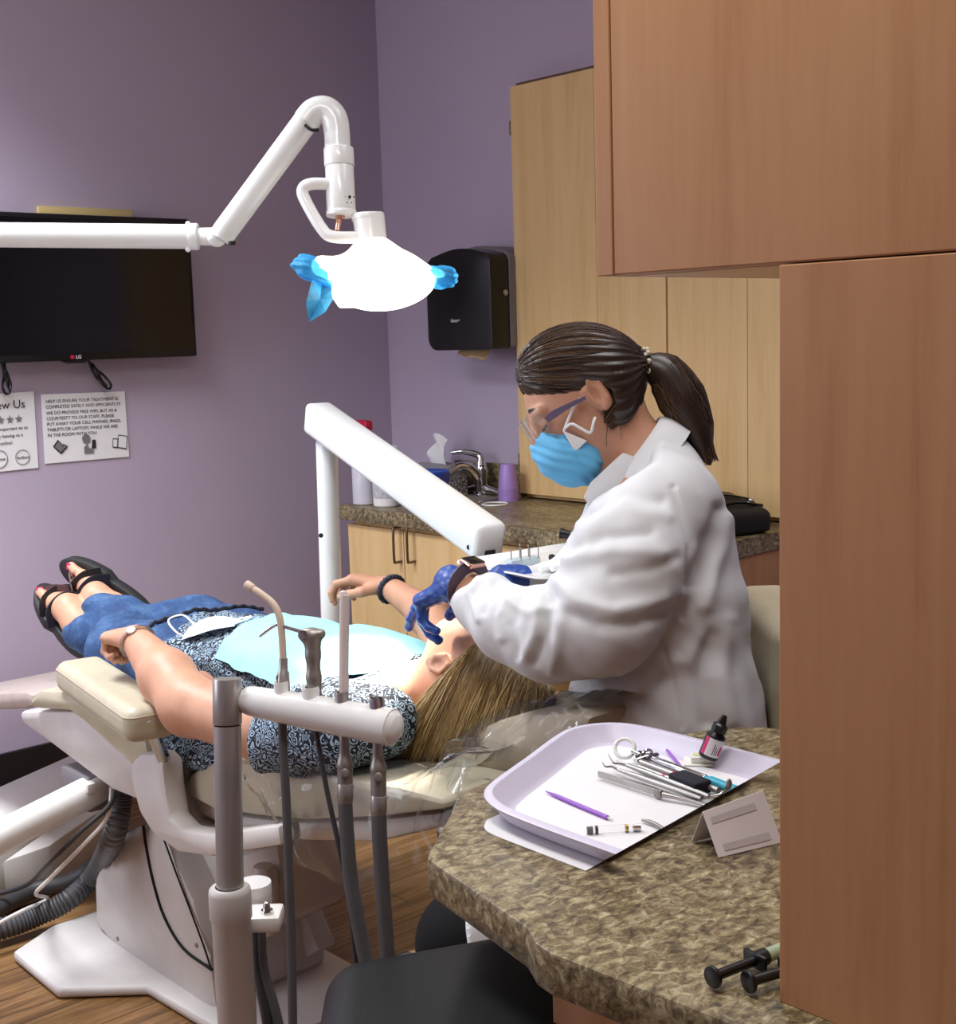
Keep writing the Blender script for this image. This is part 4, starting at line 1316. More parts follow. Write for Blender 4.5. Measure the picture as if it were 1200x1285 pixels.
def dish(c, ux, uy, lx, ly, depth, flare, rim, rc, thick=.003, n=8):
    """rounded tray with sloping walls and a rolled rim; c = centre of the floor"""
    def ring(ax_, ay_, r, z):
        P = []
        for sx, sy, a0 in ((1, 1, 0), (-1, 1, 90), (-1, -1, 180), (1, -1, 270)):
            for i in range(n + 1):
                a = math.radians(a0 + 90 * i / n)
                P.append(c + ux * (sx * (ax_ - r) + r * math.cos(a)) + uy * (sy * (ay_ - r) + r * math.sin(a)) + np.array([0, 0, z]))
        return P
    R = [ring(lx - .012, ly - .012, rc * .8, thick), ring(lx - .003, ly - .003, rc * .9, thick + .003), ring(lx + flare, ly + flare, rc + flare, depth - .002), ring(lx + flare + .003, ly + flare + .003, rc + flare, depth),
         ring(lx + flare + rim, ly + flare + rim, rc + flare + rim, depth), ring(lx + flare + rim + .001, ly + flare + rim + .001, rc + flare + rim, depth - .003), ring(lx + flare + .004, ly + flare + .004, rc + flare, depth - .004), ring(lx, ly, rc, .001), ring(lx - .01, ly - .01, rc * .8, 0)]
    m_ = 4 * (n + 1); V = [p for r in R for p in r]; F_ = []
    for k in range(len(R) - 1):
        for i in range(m_):
            j = (i + 1) % m_; F_.append((k * m_ + i, k * m_ + j, (k + 1) * m_ + j, (k + 1) * m_ + i))
    F_.append(tuple(range(m_))[::-1]); F_.append(tuple(range((len(R) - 1) * m_, len(R) * m_)))
    return MB().raw(V, F_)


tr1 = obj('instrument_tray', dish(tc0, txd, tyd, TLn / 2 - .012, TWd / 2 - .012, .011, .004, .008, .02), white_gloss)
tag(tr1, 'white rectangular instrument tray at the low end of the white tray arm', 'tray')


def tp(a, b, h=.004):
    """point on that tray: a, b in 0..1 along and across"""
    return tl + txd * TLn * a + tyd * TWd * b + np.array([0, 0, tz + h - tl[2]])


bb = thing('bur_block', 'pale grey block holding thin upright burs on the white tray', 'bur block', tp(.25, .45))
obj('block', MB().box(tp(.25, .42, .012), (.075, .028, .016), .005, ax=(txd, tyd, (0, 0, 1))), mat('pale_grey_plastic', (186, 200, 204), .4), bb)
for k in range(6):
    p = tp(.17 + .032 * k, .42 + .06 * (k % 2), .018); obj('bur', MB().cyl(p, p + [0, 0, .018 + .004 * (k % 3)], .0011, seg=8).ball(p + np.array([0, 0, .020 + .004 * (k % 3)]), .0017, 8), grey_metal, bb)
cr = None
for k, (a, b) in enumerate(((.22, .72), (.27, .76), (.31, .70))):
    p = tp(a, b, .0105)
    if cr is None:
        cr = obj('cotton_roll', MB().cyl(p - txd * .017, p + txd * .017, .0058, seg=14, bev=.002), paper); first = p
        tag(cr, 'white cotton roll on the white tray nearest the wristwatch', 'cotton roll', 'cotton rolls on the white tray')
    else:
        dup(cr, p - first, .12 * k, ['', 'white cotton roll in the middle of the cotton rolls on the white tray', 'white cotton roll nearest the blue syringe on the white tray'][k])
def small_syringe(p, d, name, label, c1, c2, L=.06, r=.005):
    t = thing(name, label, 'syringe', p)
    d = nrm(d)
    obj('barrel', MB().cyl(p - d * L * .5, p + d * L * .4, r, seg=14, bev=.001), c1, t)
    obj('tip', MB().cyl(p + d * L * .4, p + d * L * .75, r * .4, r * .2, seg=10), c2, t)
    obj('plunger', MB().cyl(p - d * L * .85, p - d * L * .5, r * .6, seg=10).cyl(p - d * L * .9, p - d * L * .85, r * 1.2, seg=12), c2, t)
    return t
small_syringe(tp(.52, .62, .012), txd + tyd * .2, 'gel_syringe', 'small dark blue syringe in the middle of the white tray', mat('navy_plastic', (28, 44, 96), .35), black_plastic)
small_syringe(tp(.66, .42, .012), txd * 1 - tyd * .1, 'resin_syringe', 'pale grey syringe with a dark tip at the back of the white tray', mat('pale_grey_green', (176, 188, 178), .4), black_plastic, .08, .006)
tag(obj('clear_wrapper', MB().grid(lambda u, v: tp(.60 + .22 * u, .55 + .32 * v, .008 + .006 * math.sin(7 * u + 4 * v) * math.sin(9 * v)), 14, 10), clear_film), 'crumpled clear wrapper lying on the white tray', 'wrapper')
pz = tp(.82, .10, .03)
t = thing('handpiece', 'black and grey handpiece leaning on the back edge of the white tray', 'handpiece', pz)
obj('head', MB().tube([tp(.86, -.02, .032), tp(.90, .05, .028)], [.011, .009], 16), black_plastic, t)
obj('grip', MB().tube([tp(.90, .05, .028), tp(1.0, .30, .02)], [.009, .010], 16), steel, t)

# ================================================================== ASSISTANT INSTRUMENT HOLDER
HD = 1.72
hz = thing('instrument_holder', 'brushed steel post with a white sleeve and a white bar of instrument sockets', 'instrument holder', (at(290, 1285, HD)[0], at(290, 1285, HD)[1], 0))
pt_, pm, pc = at(285, 851, HD), at(285.5, 910, HD), at(288, 1112, HD)
fl = np.array([pc[0], pc[1], 0.0])
obj('post', MB().cyl(pc - [0, 0, .02], pm, .0178, seg=36), steel, hz)
obj('post_cap', MB().cyl(pm + [0, 0, .0015], pt_, .0188, seg=36, bev=.0012), steel, hz)
obj('cap_groove', MB().cyl(pm - [0, 0, .001], pm + [0, 0, .002], .0165, seg=30), dark_recess, hz)
obj('sleeve', MB().lathe([(.0185, 0), (.0235, 0), (.0265, -.003), (.0275, -.008), (.0275, -.042), (.0255, -.046), (.0255, -.52)], pc, (0, 0, 1)).cyl([pc[0], pc[1], .004], [pc[0], pc[1], pc[2] - .5], .0255), grey_enamel, hz)
obj('base_foot', MB().cyl([pc[0], pc[1], .001], [pc[0], pc[1], .018], .14, .13, seg=40, bev=.004), grey_enamel, hz)
b0, b1 = at(318, 880, HD), at(484, 911, HD - .10)
obj('bar', MB().tube([b0 - nrm(b1 - b0) * .012, b0, b0 * .5 + b1 * .5, b1, b1 + nrm(b1 - b0) * .010, b1 + nrm(b1 - b0) * .017, b1 + nrm(b1 - b0) * .0205], [.014, .0195, .0225, .0235, .0215, .0155, .006], 28, 8), white_gloss, hz)
obj('bar_stub', MB().tube([at(297, 876, HD), at(316, 880, HD)], .0075, 16), white_gloss, hz)
def barpt(px, up=0.0):
    t_ = (px - 318) / (484 - 318); return b0 * (1 - t_) + b1 * t_ + np.array([0, 0, up])
def sock(px, r=.0085):
    p = barpt(px, .016); return MB().lathe([(r * .7, .002), (r * .7, .017), (r * .95, .018), (r * 1.05, .014), (r * 1.05, .004), (r * 1.2, 0)], p, (0, 0, 1), 20)
obj('socket', sock(356, .009), white_gloss, hz); obj('socket', sock(394, .011), white_gloss, hz); obj('socket', sock(432), steel, hz); obj('socket', sock(474, .0088), chrome, hz)
cp0 = at(318, 1107, HD + .10)
obj('round_cap', MB().cyl(cp0 - [0, 0, .03], cp0, .0245, seg=30, bev=.001), white_plastic, hz)
br = at(333, 1152, HD + .05)
obj('bracket_plate', MB().box(br, (.046, .05, .022), .005, ax=(cdir(1, 0, 0) * [1, 1, 0], cdir(0, 0, 1) * [1, 1, 0], (0, 0, 1))), white_plastic, hz)
bo = at(335, 1143, HD + .04)
obj('bolt', MB().cyl(bo - [0, 0, .004], bo + [0, 0, .002], .0085, seg=6).cyl(bo, bo + [0, 0, .008], .005, seg=12).ball(bo + [0, 0, .009], .004, 10), chrome, hz)

def P1(x, y, dd=0.0): return at(x, y, HD - .10 * (x - 318) / 166 + dd)
# saliva ejector
t = thing('saliva_ejector', 'bent cream saliva ejector in the first socket next to the steel post', 'saliva ejector', P1(355, 860))
obj('tip', MB().tube([P1(314, 737), P1(326, 744), P1(343, 758), P1(351, 775), P1(354, 800), P1(355.5, 830)], .0046, 14, 6).cyl(P1(309, 733), P1(318, 739), .0060, .0056, seg=16, bev=.001), mat('cream_plastic', (222, 200, 180), .45), t)
obj('valve', MB().tube([P1(355.5, 826), P1(355.5, 842), P1(355.5, 844), P1(355.5, 868)], [.0056, .0062, .0078, .0090], 20).tube([P1(350, 846, -.008), P1(347, 851, -.01), P1(350, 858, -.008)], .0012, 6, 3), steel, t)
obj('hose', MB().tube([P1(355, 890), P1(355, 930), P1(359, 1000), P1(363, 1100), P1(366, 1200), P1(368, 1320), P1(372, 1500)], .0058, 12, 5), hose_grey, t)
# air-water syringe
t = thing('air_water_syringe', 'steel air and water syringe with an angled nozzle in the second socket', 'syringe', P1(394, 870))
S = SDF(); S.chain([P1(395, 882), P1(394, 850), P1(393, 822), P1(392, 800)], [.0098, .0088, .0090, .0118], .006); S.cone(P1(383, 797, -.004), P1(403, 795, .004), .0088, .0060, .006)
obj('body', S.mesh(.0018), grey_metal, t)
obj('button', MB().cyl(P1(381, 797, -.012), P1(379.5, 797, -.017), .0065, seg=16, bev=.001), chrome, t)
obj('nozzle', MB().tube([P1(383, 794), P1(362, 788), P1(350, 784), P1(345, 785), P1(338, 789), P1(326, 798)], [.0026, .0023, .0023, .0023, .0026, .0024], 10, 3), chrome, t)
obj('hose', MB().tube([P1(395, 905), P1(399, 930), P1(410, 990), P1(425, 1060), P1(438, 1130), P1(449, 1230), P1(460, 1330), P1(466, 1500)], .0034, 10, 5), hose_dark, t)
# suction tube
t = thing('suction_tube', 'tall white suction tip in the third socket of the white bar', 'suction tube', P1(432, 880))
obj('tip', MB().tube([P1(431.5, 884), P1(432, 800), P1(432.5, 752), P1(432.8, 747)], .0061, 20).tube([P1(431, 750), P1(430.5, 743), P1(430, 741)], [.0061, .0048, .002], 14), mat('pinkish_white_plastic', (226, 212, 208), .4), t)
obj('collar', MB().cyl(P1(432, 886), P1(432, 877), .0078, seg=20, bev=.001), chrome, t)
def valve(px, name, t, y0=925, y1=1005):
    S = SDF(); S.chain([P1(px, y0), P1(px + .5, y0 + 28), P1(px + 1, y0 + 34), P1(px + 1.5, y1)], [.0062, .0072, .0096, .0098], .004)
    obj('valve', S.mesh(.0018), grey_metal, t)
    obj('valve_button', MB().cyl(P1(px + 1, y0 + 45, -.008), P1(px + 1, y0 + 45, -.0125), .0055, seg=18, bev=.001), grey_metal, t)
    obj('valve_ring', MB().cyl(P1(px + 1.2, y1 - 2), P1(px + 1.8, y1 - 22), .0104, seg=20, bev=.0008), steel, t)
valve(432, 'a', t)
obj('hose', MB().tube([P1(433, 1003), P1(435, 1040), P1(440, 1100), P1(450, 1160), P1(463, 1228), P1(476, 1310), P1(482, 1500)], .0092, 14, 5), hose_grey, t)
t = thing('suction_hose', 'grey suction hose and valve hanging from the empty chrome end socket', 'hose', P1(475, 935))
valve(474, 'b', t, 930, 1020)
obj('hose', MB().tube([P1(475.5, 1018), P1(477, 1060), P1(482, 1140), P1(488, 1222), P1(494, 1310), P1(497, 1500)], .0094, 14, 5), hose_grey, t)
obj('lever', MB().cyl(P1(472, 890), P1(465, 871), .0022, seg=8), steel, t)
for a, b, cc, nm in ((321, 337, hose_dark, 'thicker dark hose dropping behind the white sleeve under the bolt'), (327, 350, hose_grey, 'grey hose leaning beside the white sleeve under the bolted bracket')):
    hh = [at(a, 1165, HD + .09), at(a + 3, 1215, HD + .08), at(b, 1290, HD + .07), at(b + 20, 1420, HD + .07)]
    tag(obj('supply_hose', MB().tube(hh, .0075, 12, 5), cc), nm, 'hose')

# ================================================================== STOOLS
bst = thing('assistant_stool', 'black padded stool in the foreground beside the near peninsula', 'stool', (.80, .98, 0))
s0, s1 = at(452, 1262, 1.45), at(700, 1196, 1.45)
d = nrm((s1 - s0) * [1, 1, .6]); nr = nrm(np.cross(d, (0, 0, 1)));
if np.dot(nr, cdir(0, 0, -1)) < 0: nr = -nr
S = SDF(); upn = nrm(np.cross(nr, d));
if upn[2] < 0: upn = -upn
mid_ = (s0 + s1) / 2 + nr * .09 - upn * .02
S.rbox(mid_, [np.linalg.norm(s1 - s0) / 2 - .005, .10, .004], .046, (d, nr, upn), .01)
obj('seat', S.mesh(.005), black_vinyl, bst)
obj('seat_pan', MB().box(mid_ - upn * .055, (.2, .16, .02), .006, ax=(d, nr, upn)), black_plastic, bst)
obj('column', MB().cyl([mid_[0], mid_[1], .05], mid_ - upn * .06, .025), chrome, bst)
m = MB()
for k in range(5):
    a = 2 * math.pi * k / 5 + .3; e = np.array([mid_[0] + .24 * math.cos(a), mid_[1] + .24 * math.sin(a), .065])
    m.tube([[mid_[0], mid_[1], .09], e], [.022, .014], 10)
obj('star_base', m, black_plastic, bst)
for k in range(5):
    a = 2 * math.pi * k / 5 + .3; e = np.array([mid_[0] + .24 * math.cos(a), mid_[1] + .24 * math.sin(a), .027]); t_ = np.array([-math.sin(a), math.cos(a), 0])
    obj('caster', MB().cyl(e - t_ * .02, e + t_ * .02, .027, bev=.004), black_plastic, bst)
ds = thing('dentist_stool', 'beige stool with a curved back cushion behind the white coat', 'stool', (1.79, 1.45, 0))
bc_ = at(982, 850, 2.42)
S = SDF(); S.rbox(bc_, [.022, .155, .105], .036, (cdir(1, 0, 0) * [1, 1, 0], cdir(0, 0, 1) * [1, 1, 0], (0, 0, 1)), .01)
obj('back_cushion', S.mesh(.005), beige, ds)
lp_ = []
for i in range(40):
    a = 2 * math.pi * i / 40; ca, sa = math.cos(a), math.sin(a)
    lp_.append(bc_ + nrm(cdir(1, 0, 0) * [1, 1, 0]) * (-.018) + nrm(cdir(0, 0, 1) * [1, 1, 0]) * (.188 * abs(ca) ** .5 * np.sign(ca)) + np.array([0, 0, .138 * abs(sa) ** .5 * np.sign(sa)]))
obj('cushion_piping', MB().tube(lp_, .0022, 6, cyclic=True), beige_dark, ds)
sc_ = at(845, 1065, 2.34)
obj('seat', MB().lathe([(0, 0), (.17, 0), (.195, .015), (.20, .04), (.185, .065), (.1, .075), (0, .075)], [sc_[0], sc_[1], .445], (0, 0, 1), 40), beige, ds)
obj('back_bar', MB().tube([[sc_[0], sc_[1], .44], bc_ * [1, 1, 0] + cdir(1, 0, 0) * .07 + np.array([0, 0, .46]), bc_ + cdir(1, 0, 0) * .055], .014, 12, 6), chrome, ds)
obj('column', MB().cyl([sc_[0], sc_[1], .07], [sc_[0], sc_[1], .445], .027), chrome, ds)
m = MB()
for k in range(5):
    a = 2 * math.pi * k / 5 + .1; m.tube([[sc_[0], sc_[1], .1], [sc_[0] + .27 * math.cos(a), sc_[1] + .27 * math.sin(a), .06]], [.024, .014], 10)
obj('star_base', m, chrome, ds)
for k in range(5):
    a = 2 * math.pi * k / 5 + .1; e = np.array([sc_[0] + .27 * math.cos(a), sc_[1] + .27 * math.sin(a), .026]); t_ = np.array([-math.sin(a), math.cos(a), 0])
    obj('caster', MB().cyl(e - t_ * .02, e + t_ * .02, .026, bev=.004), black_plastic, ds)

# ================================================================== PEOPLE
R_, U_, F_ = cdir(1, 0, 0), cdir(0, 1, 0), cdir(0, 0, 1)


def px_polydist(V, pl):
    """distance (in the drawing plane of the side view) from each vertex to a polyline, plus depth"""
    x, y, d = to_px(V); best = np.full(len(V), 1e9); Q = np.stack([x, y], 1)
    for a, b in zip(pl, pl[1:]):
        a = np.array(a, float); b = np.array(b, float); ab = b - a
        t = np.clip(((Q - a) @ ab) / (ab @ ab), 0, 1); best = np.minimum(best, np.linalg.norm(Q - a - t[:, None] * ab, axis=1))
    return best, d


# ------------------------------------------------------------------ the dentist
DE = thing('person', 'person in white lab coat, sky blue mask and gloves leaning over the reclined patient', 'person', (1.79, 1.46, 0))
c = at(728, 492, 2.31)
hf, hu, hl = cdir(-.82, -.57, -.05), cdir(-.57, .82, 0), cdir(0, 0, -1)


def hp_(a, b, cc=0.0): return c + hf * a + hu * b + hl * cc


def dentist_hands(S, g=1.0, fat=.84):
    tips = hand(S, at(576, 734, 2.285), cdir(-.66, -.32, .68), cdir(.42, -.85, -.1), cdir(0.1, .1, 1), [(6, 14, 10), (12, 16, 12), (56, 46, 25), (66, 48, 26)], .98 * g, .16, .5, .024, fat)
    hand(S, at(640, 728, 2.515), cdir(-.85, -.22, -.42), cdir(.25, -.9, .1), cdir(0, .1, -1), [(30, 35, 20), (38, 42, 25), (48, 45, 28), (52, 48, 28)], .96 * g, .14, .4, .024, fat)


B = SDF()
B.ell(c, (.096, .102, .076), (hf, hu, hl), .02)
B.ell(hp_(.034, -.058), (.058, .070, .056), (hf, hu, hl), .03)
B.cone(hp_(.060, -.098), hp_(.052, -.112), .022, .02, .03)
B.cone(hp_(.096, .000), hp_(.114, -.036), .0085, .0125, .012)
B.cone(hp_(.088, .012, .02), hp_(.082, .010, .045), .010, .009, .014); B.cone(hp_(.088, .012, -.02), hp_(.082, .010, -.045), .010, .009, .014)
for s_ in (1, -1):
    B.ell(hp_(.080, -.010, .033 * s_), (.012, .010, .016), (hf, hu, hl), .006)
    e = hp_(-.012, -.022, .077 * s_)
    B.ell(e, (.019, .030, .009), (hf * .9 + hl * .25 * s_, hu * .96 - hf * .22, hl), .006)
    B.ell(e + hl * .008 * s_ + hf * .003, (.009, .016, .007), (hf, hu, hl), .004, 's')
    B.chain([e + hf * .010 - hu * .012 + hl * .004 * s_, e + hf * .014 + hu * .016 + hl * .004 * s_, e + hu * .029 + hl * .006 * s_, e - hf * .015 + hu * .016 + hl * .007 * s_, e - hf * .012 - hu * .012 + hl * .006 * s_, e - hu * .026 + hl * .004 * s_], [.0035] * 5 + [.005], .004)
B.cone(hp_(-.03, -.05), at(806, 596, 2.33), .054, .062, .03)
# body under the coat
B.chain([at(812, 610, 2.33), at(826, 700, 2.33), at(832, 830, 2.33), at(845, 980, 2.33)], [.085, .10, .10, .12], .05)
B.cone(at(828, 640, 2.21), at(800, 645, 2.46), .06, .06, .05)
B.chain([at(830, 645, 2.21), at(765, 772, 2.10), at(672, 784, 2.15), at(585, 741, 2.275), at(570, 736, 2.29)], [.055, .045, .040, .028, .027], .02)
B.chain([at(797, 645, 2.48), at(730, 745, 2.58), at(650, 730, 2.52)], [.05, .042, .027], .02)
dentist_hands(B)
kn = at(594, 1184, 1.97); kr = at(690, 1150, 2.42)
for hip, k in ((at(845, 1005, 2.26), kn), (at(845, 1005, 2.42), kr)):
    an = np.array([k[0] + .03, k[1] - .06, .10]); B.chain([hip, k, an], [.09, .06, .04], .04); B.chain([an, an + np.array([-.10, .09, -.055])], [.04, .035], .03)
body = obj('body', fine_body(B, .0045, .002, [box_of(c, r=.15)]), skin, DE)

T = SDF()
for hip, k in ((at(845, 1005, 2.26), kn), (at(845, 1005, 2.42), kr)):
    an = np.array([k[0] + .03, k[1] - .06, .12]); T.chain([hip, k, an], [.105, .077, .060], .04)
obj('trousers', T.mesh(.006), black_trousers, DE)
for k in (kn, kr):
    an = np.array([k[0] + .03, k[1] - .06, .075]); S = SDF(); S.chain([an, an + np.array([-.06, .055, -.02]), an + np.array([-.13, .115, -.03])], [.052, .046, .038], .03); S.cut((0, 0, .003), (0, 0, -1), .004)
    obj('shoe', S.mesh(.005), black_rubber, DE)

# coat
Cc = SDF()
for q, off in ((1, 0), (.96, -.085), (.96, .085)):
    Cc.chain([at(820, 592, 2.335 + off * .6), at(822, 655, 2.335 + off), at(828, 760, 2.335 + off), at(835, 900, 2.335 + off), at(842, 1000, 2.335 + off)], [.068 * q, .112 * q, .134 * q, .154 * q, .165 * q], .05)
Cc.cone(at(838, 634, 2.20), at(805, 640, 2.48), .074, .07, .05)
Cc.chain([at(832, 642, 2.19), at(786, 716, 2.125), at(757, 778, 2.085), at(692, 796, 2.125), at(640, 783, 2.18), at(612, 758, 2.235), at(588, 743, 2.272)], [.080, .101, .086, .076, .061, .050, .038], .022)
Cc.chain([at(792, 645, 2.49), at(732, 744, 2.585), at(690, 742, 2.55), at(664, 733, 2.525)], [.078, .078, .05, .034], .03)
Cc.cone(at(842, 1005, 2.25), at(640, 1162, 2.03), .12, .088, .05); Cc.cone(at(640, 1162, 2.03), at(560, 1190, 1.94), .088, .084, .03)
Cc.cone(at(842, 1005, 2.42), at(700, 1140, 2.40), .12, .09, .05)
Cc.cut(at(589, 1170, 1.97), cdir(-1, -.09, 0), .006)
Cc.cone(at(768, 536, 2.31), at(808, 592, 2.335), .056, .060, .01, 's')
Cc.cut2([(at(806, 585, 2.33), cdir(-.55, .83, 0)), (at(806, 585, 2.33), cdir(-.83, .3, 0))], .01)
Cc.cut(at(577, 736, 2.28), cdir(-.86, .4, .2), .004) if False else None
folds = [([(845, 612), (866, 680), (867, 735), (857, 775)], 4, -.0045), ([(848, 616), (872, 690), (872, 740)], 5, .003),
         ([(690, 742), (706, 768), (750, 785), (800, 783), (845, 765)], 9, -.007), ([(697, 728), (725, 755), (770, 768), (830, 752)], 10, .007),
         ([(692, 745), (688, 790), (672, 832)], 7, -.006), ([(680, 748), (672, 795), (655, 826)], 7, .005), ([(705, 760), (702, 800), (692, 842)], 8, .005),
         ([(660, 745), (642, 785), (650, 825)], 6, -.005), ([(648, 742), (628, 775), (630, 800)], 6, .005), ([(622, 732), (608, 768)], 5, -.004),
         ([(600, 726), (590, 745), (600, 778)], 4, .004), ([(720, 690), (760, 672), (815, 668)], 9, -.006), ([(715, 705), (770, 690), (830, 695)], 10, .005),
         ([(740, 645), (780, 622), (830, 628)], 8, -.005), ([(735, 660), (780, 640), (838, 648)], 9, .005), ([(770, 720), (815, 715), (850, 700)], 8, -.004),
         ([(905, 640), (888, 680), (870, 735)], 9, -.009), ([(918, 650), (902, 700), (884, 760)], 10, .007), ([(892, 800), (880, 850), (890, 905)], 12, -.008), ([(915, 780), (905, 850), (915, 905)], 12, .006),
         ([(828, 800), (845, 850), (856, 912)], 3, -.003), ([(770, 860), (800, 880), (835, 850)], 10, -.007), ([(755, 875), (770, 905)], 9, .006), ([(880, 800), (860, 830), (850, 830)], 12, .006),
         ([(720, 640), (735, 690), (715, 700)], 8, .004), ([(640, 755), (665, 770), (690, 762)], 6, .004)]


def coat_disp(V, N):
    o = np.zeros(len(V)); near = None
    for pl, w, a in folds:
        bd_, dep_ = px_polydist(V, pl); facing = (N @ -F_) > -.15
        o += np.where((dep_ < 2.36) & facing, a * np.exp(-(bd_ / w) ** 2), 0)
    P = V @ np.stack([R_, U_, F_], 1)
    o += .0022 * np.sin(P[:, 0] * 38 + 2.2 * np.sin(P[:, 1] * 21)) * np.sin(P[:, 1] * 27 + P[:, 2] * 31 + 1.3)
    o += .0012 * np.sin(P[:, 0] * 90 + P[:, 1] * 60) * np.sin(P[:, 2] * 70 - P[:, 1] * 55)
    return o


obj('lab_coat', Cc.mesh(.0042, coat_disp), coat_white, DE)
# collar: band folded down round the neck
nx = cdir(-.50, .86, 0); n1 = nrm(cdir(.86, .50, 0)); n2 = hl


def collar(u, v):
    a = math.radians(-150 + 300 * u); ca, sa = math.cos(a), math.sin(a)
    lift = .030 * (ca + 1) / 2
    r = .068 + .034 * v; h = .012 + lift - v * (.046 + .012 * (1 - (ca + 1) / 2)) + .010 * math.sin(math.pi * v)
    ctr = at(800, 574, 2.325)
    return ctr + n1 * (r * ca * (1.02 if ca > 0 else 1.12)) + n2 * (r * sa * 1.12) + nx * (h - .030 * (1 - ca) / 2)


obj('collar', MB().grid(collar, 60, 8, .004), coat_white, DE)
for s_ in (1,):
    lap = [(741, 606), (758, 590), (782, 568), (802, 575), (776, 612), (744, 642), (733, 624)]
    m = MB(); m.prism([at(x, y, 2.245) for x, y in lap], F_ * .006, .002); obj('lapel', m, coat_white, DE)

# gloves
G = SDF(); hand(G, at(576, 734, 2.285), cdir(-.66, -.32, .68), cdir(.42, -.85, -.1), cdir(0.1, .1, 1), [(6, 14, 10), (12, 16, 12), (56, 46, 25), (66, 48, 26)], .98, .16, .5)
G.cone(at(576, 738, 2.285), at(566, 730, 2.30), .029, .028, .012); G.cone(at(580, 738, 2.282), at(572, 736, 2.29), .0285, .028, .008)
gl_disp = lambda V, N: .0008 * np.sin(V[:, 0] * 260 + 3 * np.sin(V[:, 2] * 140)) * np.sin(V[:, 1] * 210)
obj('glove', G.mesh(.0024, gl_disp, .0016), glove_blue, DE)
G = SDF(); hand(G, at(640, 728, 2.515), cdir(-.85, -.22, -.42), cdir(.25, -.9, .1), cdir(0, .1, -1), [(30, 35, 20), (38, 42, 25), (48, 45, 28), (52, 48, 28)], .96, .14, .4)
G.cone(at(654, 729, 2.518), at(630, 727, 2.51), .0295, .027, .01)
obj('glove', G.mesh(.0026, gl_disp, .0016), glove_blue, DE)
# smart wristwatch
wcn = at(588, 734, 2.268); wd = nrm(at(612, 758, 2.235) - at(576, 738, 2.285)); wu = nrm(U_ * 1.0 + F_ * -.12 - wd * np.dot(U_ * 1.0 + F_ * -.12, wd)); ws = np.cross(wd, wu)
wt_ = obj('wristwatch', MB().tube([wcn + (wu * math.cos(a) + ws * math.sin(a)) * .0350 for a in np.linspace(0, 2 * math.pi, 41)[:-1]], .011, sec=[(.16, 1), (-.16, 1), (-.16, -1), (.16, -1)], cyclic=True), plum_strap, DE)
obj('watch_case', MB().box(wcn + wu * .0405, (.036, .032, .010), .004, 3, ax=(ws, wd, wu)), rose_gold, wt_)
obj('watch_screen', MB().box(wcn + wu * .046, (.032, .028, .002), .0008, ax=(ws, wd, wu)), black_gloss, wt_)

# mask, straps, glasses, brows, eyes
S = SDF(); m1 = cdir(.95, -.31, 0); m2 = cdir(.31, .95, 0)
S.ell(at(716, 573, 2.31), (.066, .052, .068), (m1, m2, F_), .01)
S.cone(at(676, 562, 2.31), at(690, 549, 2.31), .012, .016, .02)
S.cut(at(706, 541, 2.31), cdir(.46, .89, 0), .004)
S.cut(at(668, 553, 2.31), cdir(-.42, .9, 0), .006) if False else None
mk = obj('face_mask', S.mesh(.003, lambda V, N: .0012 * np.sin((V @ m2) * 420 + 1.5 * np.sin((V @ m1) * 60)) - .0025 * np.exp(-((px_polydist(V, [(700, 548), (722, 575), (738, 600)])[0]) / 4) ** 2)), mask_blue, DE)
m = MB(); m.prism([at(x, y, 2.2395 + .002 * i) for i, (x, y) in enumerate([(706, 540), (737, 553), (722, 567)])], F_ * .004, .001); obj('inner_layer', m, mask_white, mk)
ez = 2.232
obj('ear_loop', MB().tube([at(708, 541, ez + .012), at(712, 530, ez + .004), at(717, 518, ez), at(722, 508, ez - .004), at(728, 500, ez + .004)], .0024, 8, 4), mask_white, mk)
obj('ear_loop', MB().tube([at(711, 536, ez + .006), at(718, 532, ez), at(730, 538, ez - .002), at(741, 543, ez), at(745, 530, ez - .006), at(747, 524, ez + .002)], .0024, 8, 4), mask_white, mk)
gs = thing('x', '', 'x', (0, 0, 0)); bpy.data.objects.remove(gs)
fr_ = mat('smoky_violet_plastic', (112, 100, 128), .25)
gl_ = obj('safety_glasses', MB().tube([at(735, 499, 2.225), at(716, 508, 2.222), at(696, 519, 2.228), at(686, 527, 2.238)], [.003, .0042, .0065, .0055], sec=[(.4, 1), (-.4, 1), (-.4, -1), (.4, -1)], smooth=4), fr_, DE)
def lens(u, v):
    a = math.radians(-62 + 124 * u)
    return hp_(.052 + .068 * math.cos(a) * (1 - .10 * v) + .008 * v, .016 - .040 * v, .082 * math.sin(a) * (1 - .06 * v))
obj('lens', MB().grid(lens, 24, 8, .0016), glass, gl_)
obj('rim', MB().tube([lens(u, 0) for u in np.linspace(0, 1, 20)], .0022, 8).tube([lens(0.99, v) for v in np.linspace(0, 1, 6)], .002, 8), glass, gl_)
for s_ in (1, -1):
    obj('eyebrow', MB().tube([hp_(.094, .018, .014 * s_), hp_(.092, .022, .03 * s_), hp_(.080, .016, .050 * s_)], [.003, .0036, .0016], 8, 4), brunette, DE)
    obj('eyelashes', MB().tube([hp_(.093, -.016, .022 * s_), hp_(.094, -.020, .033 * s_), hp_(.086, -.016, .046 * s_)], [.001, .0018, .001], 8, 4), brunette, DE)

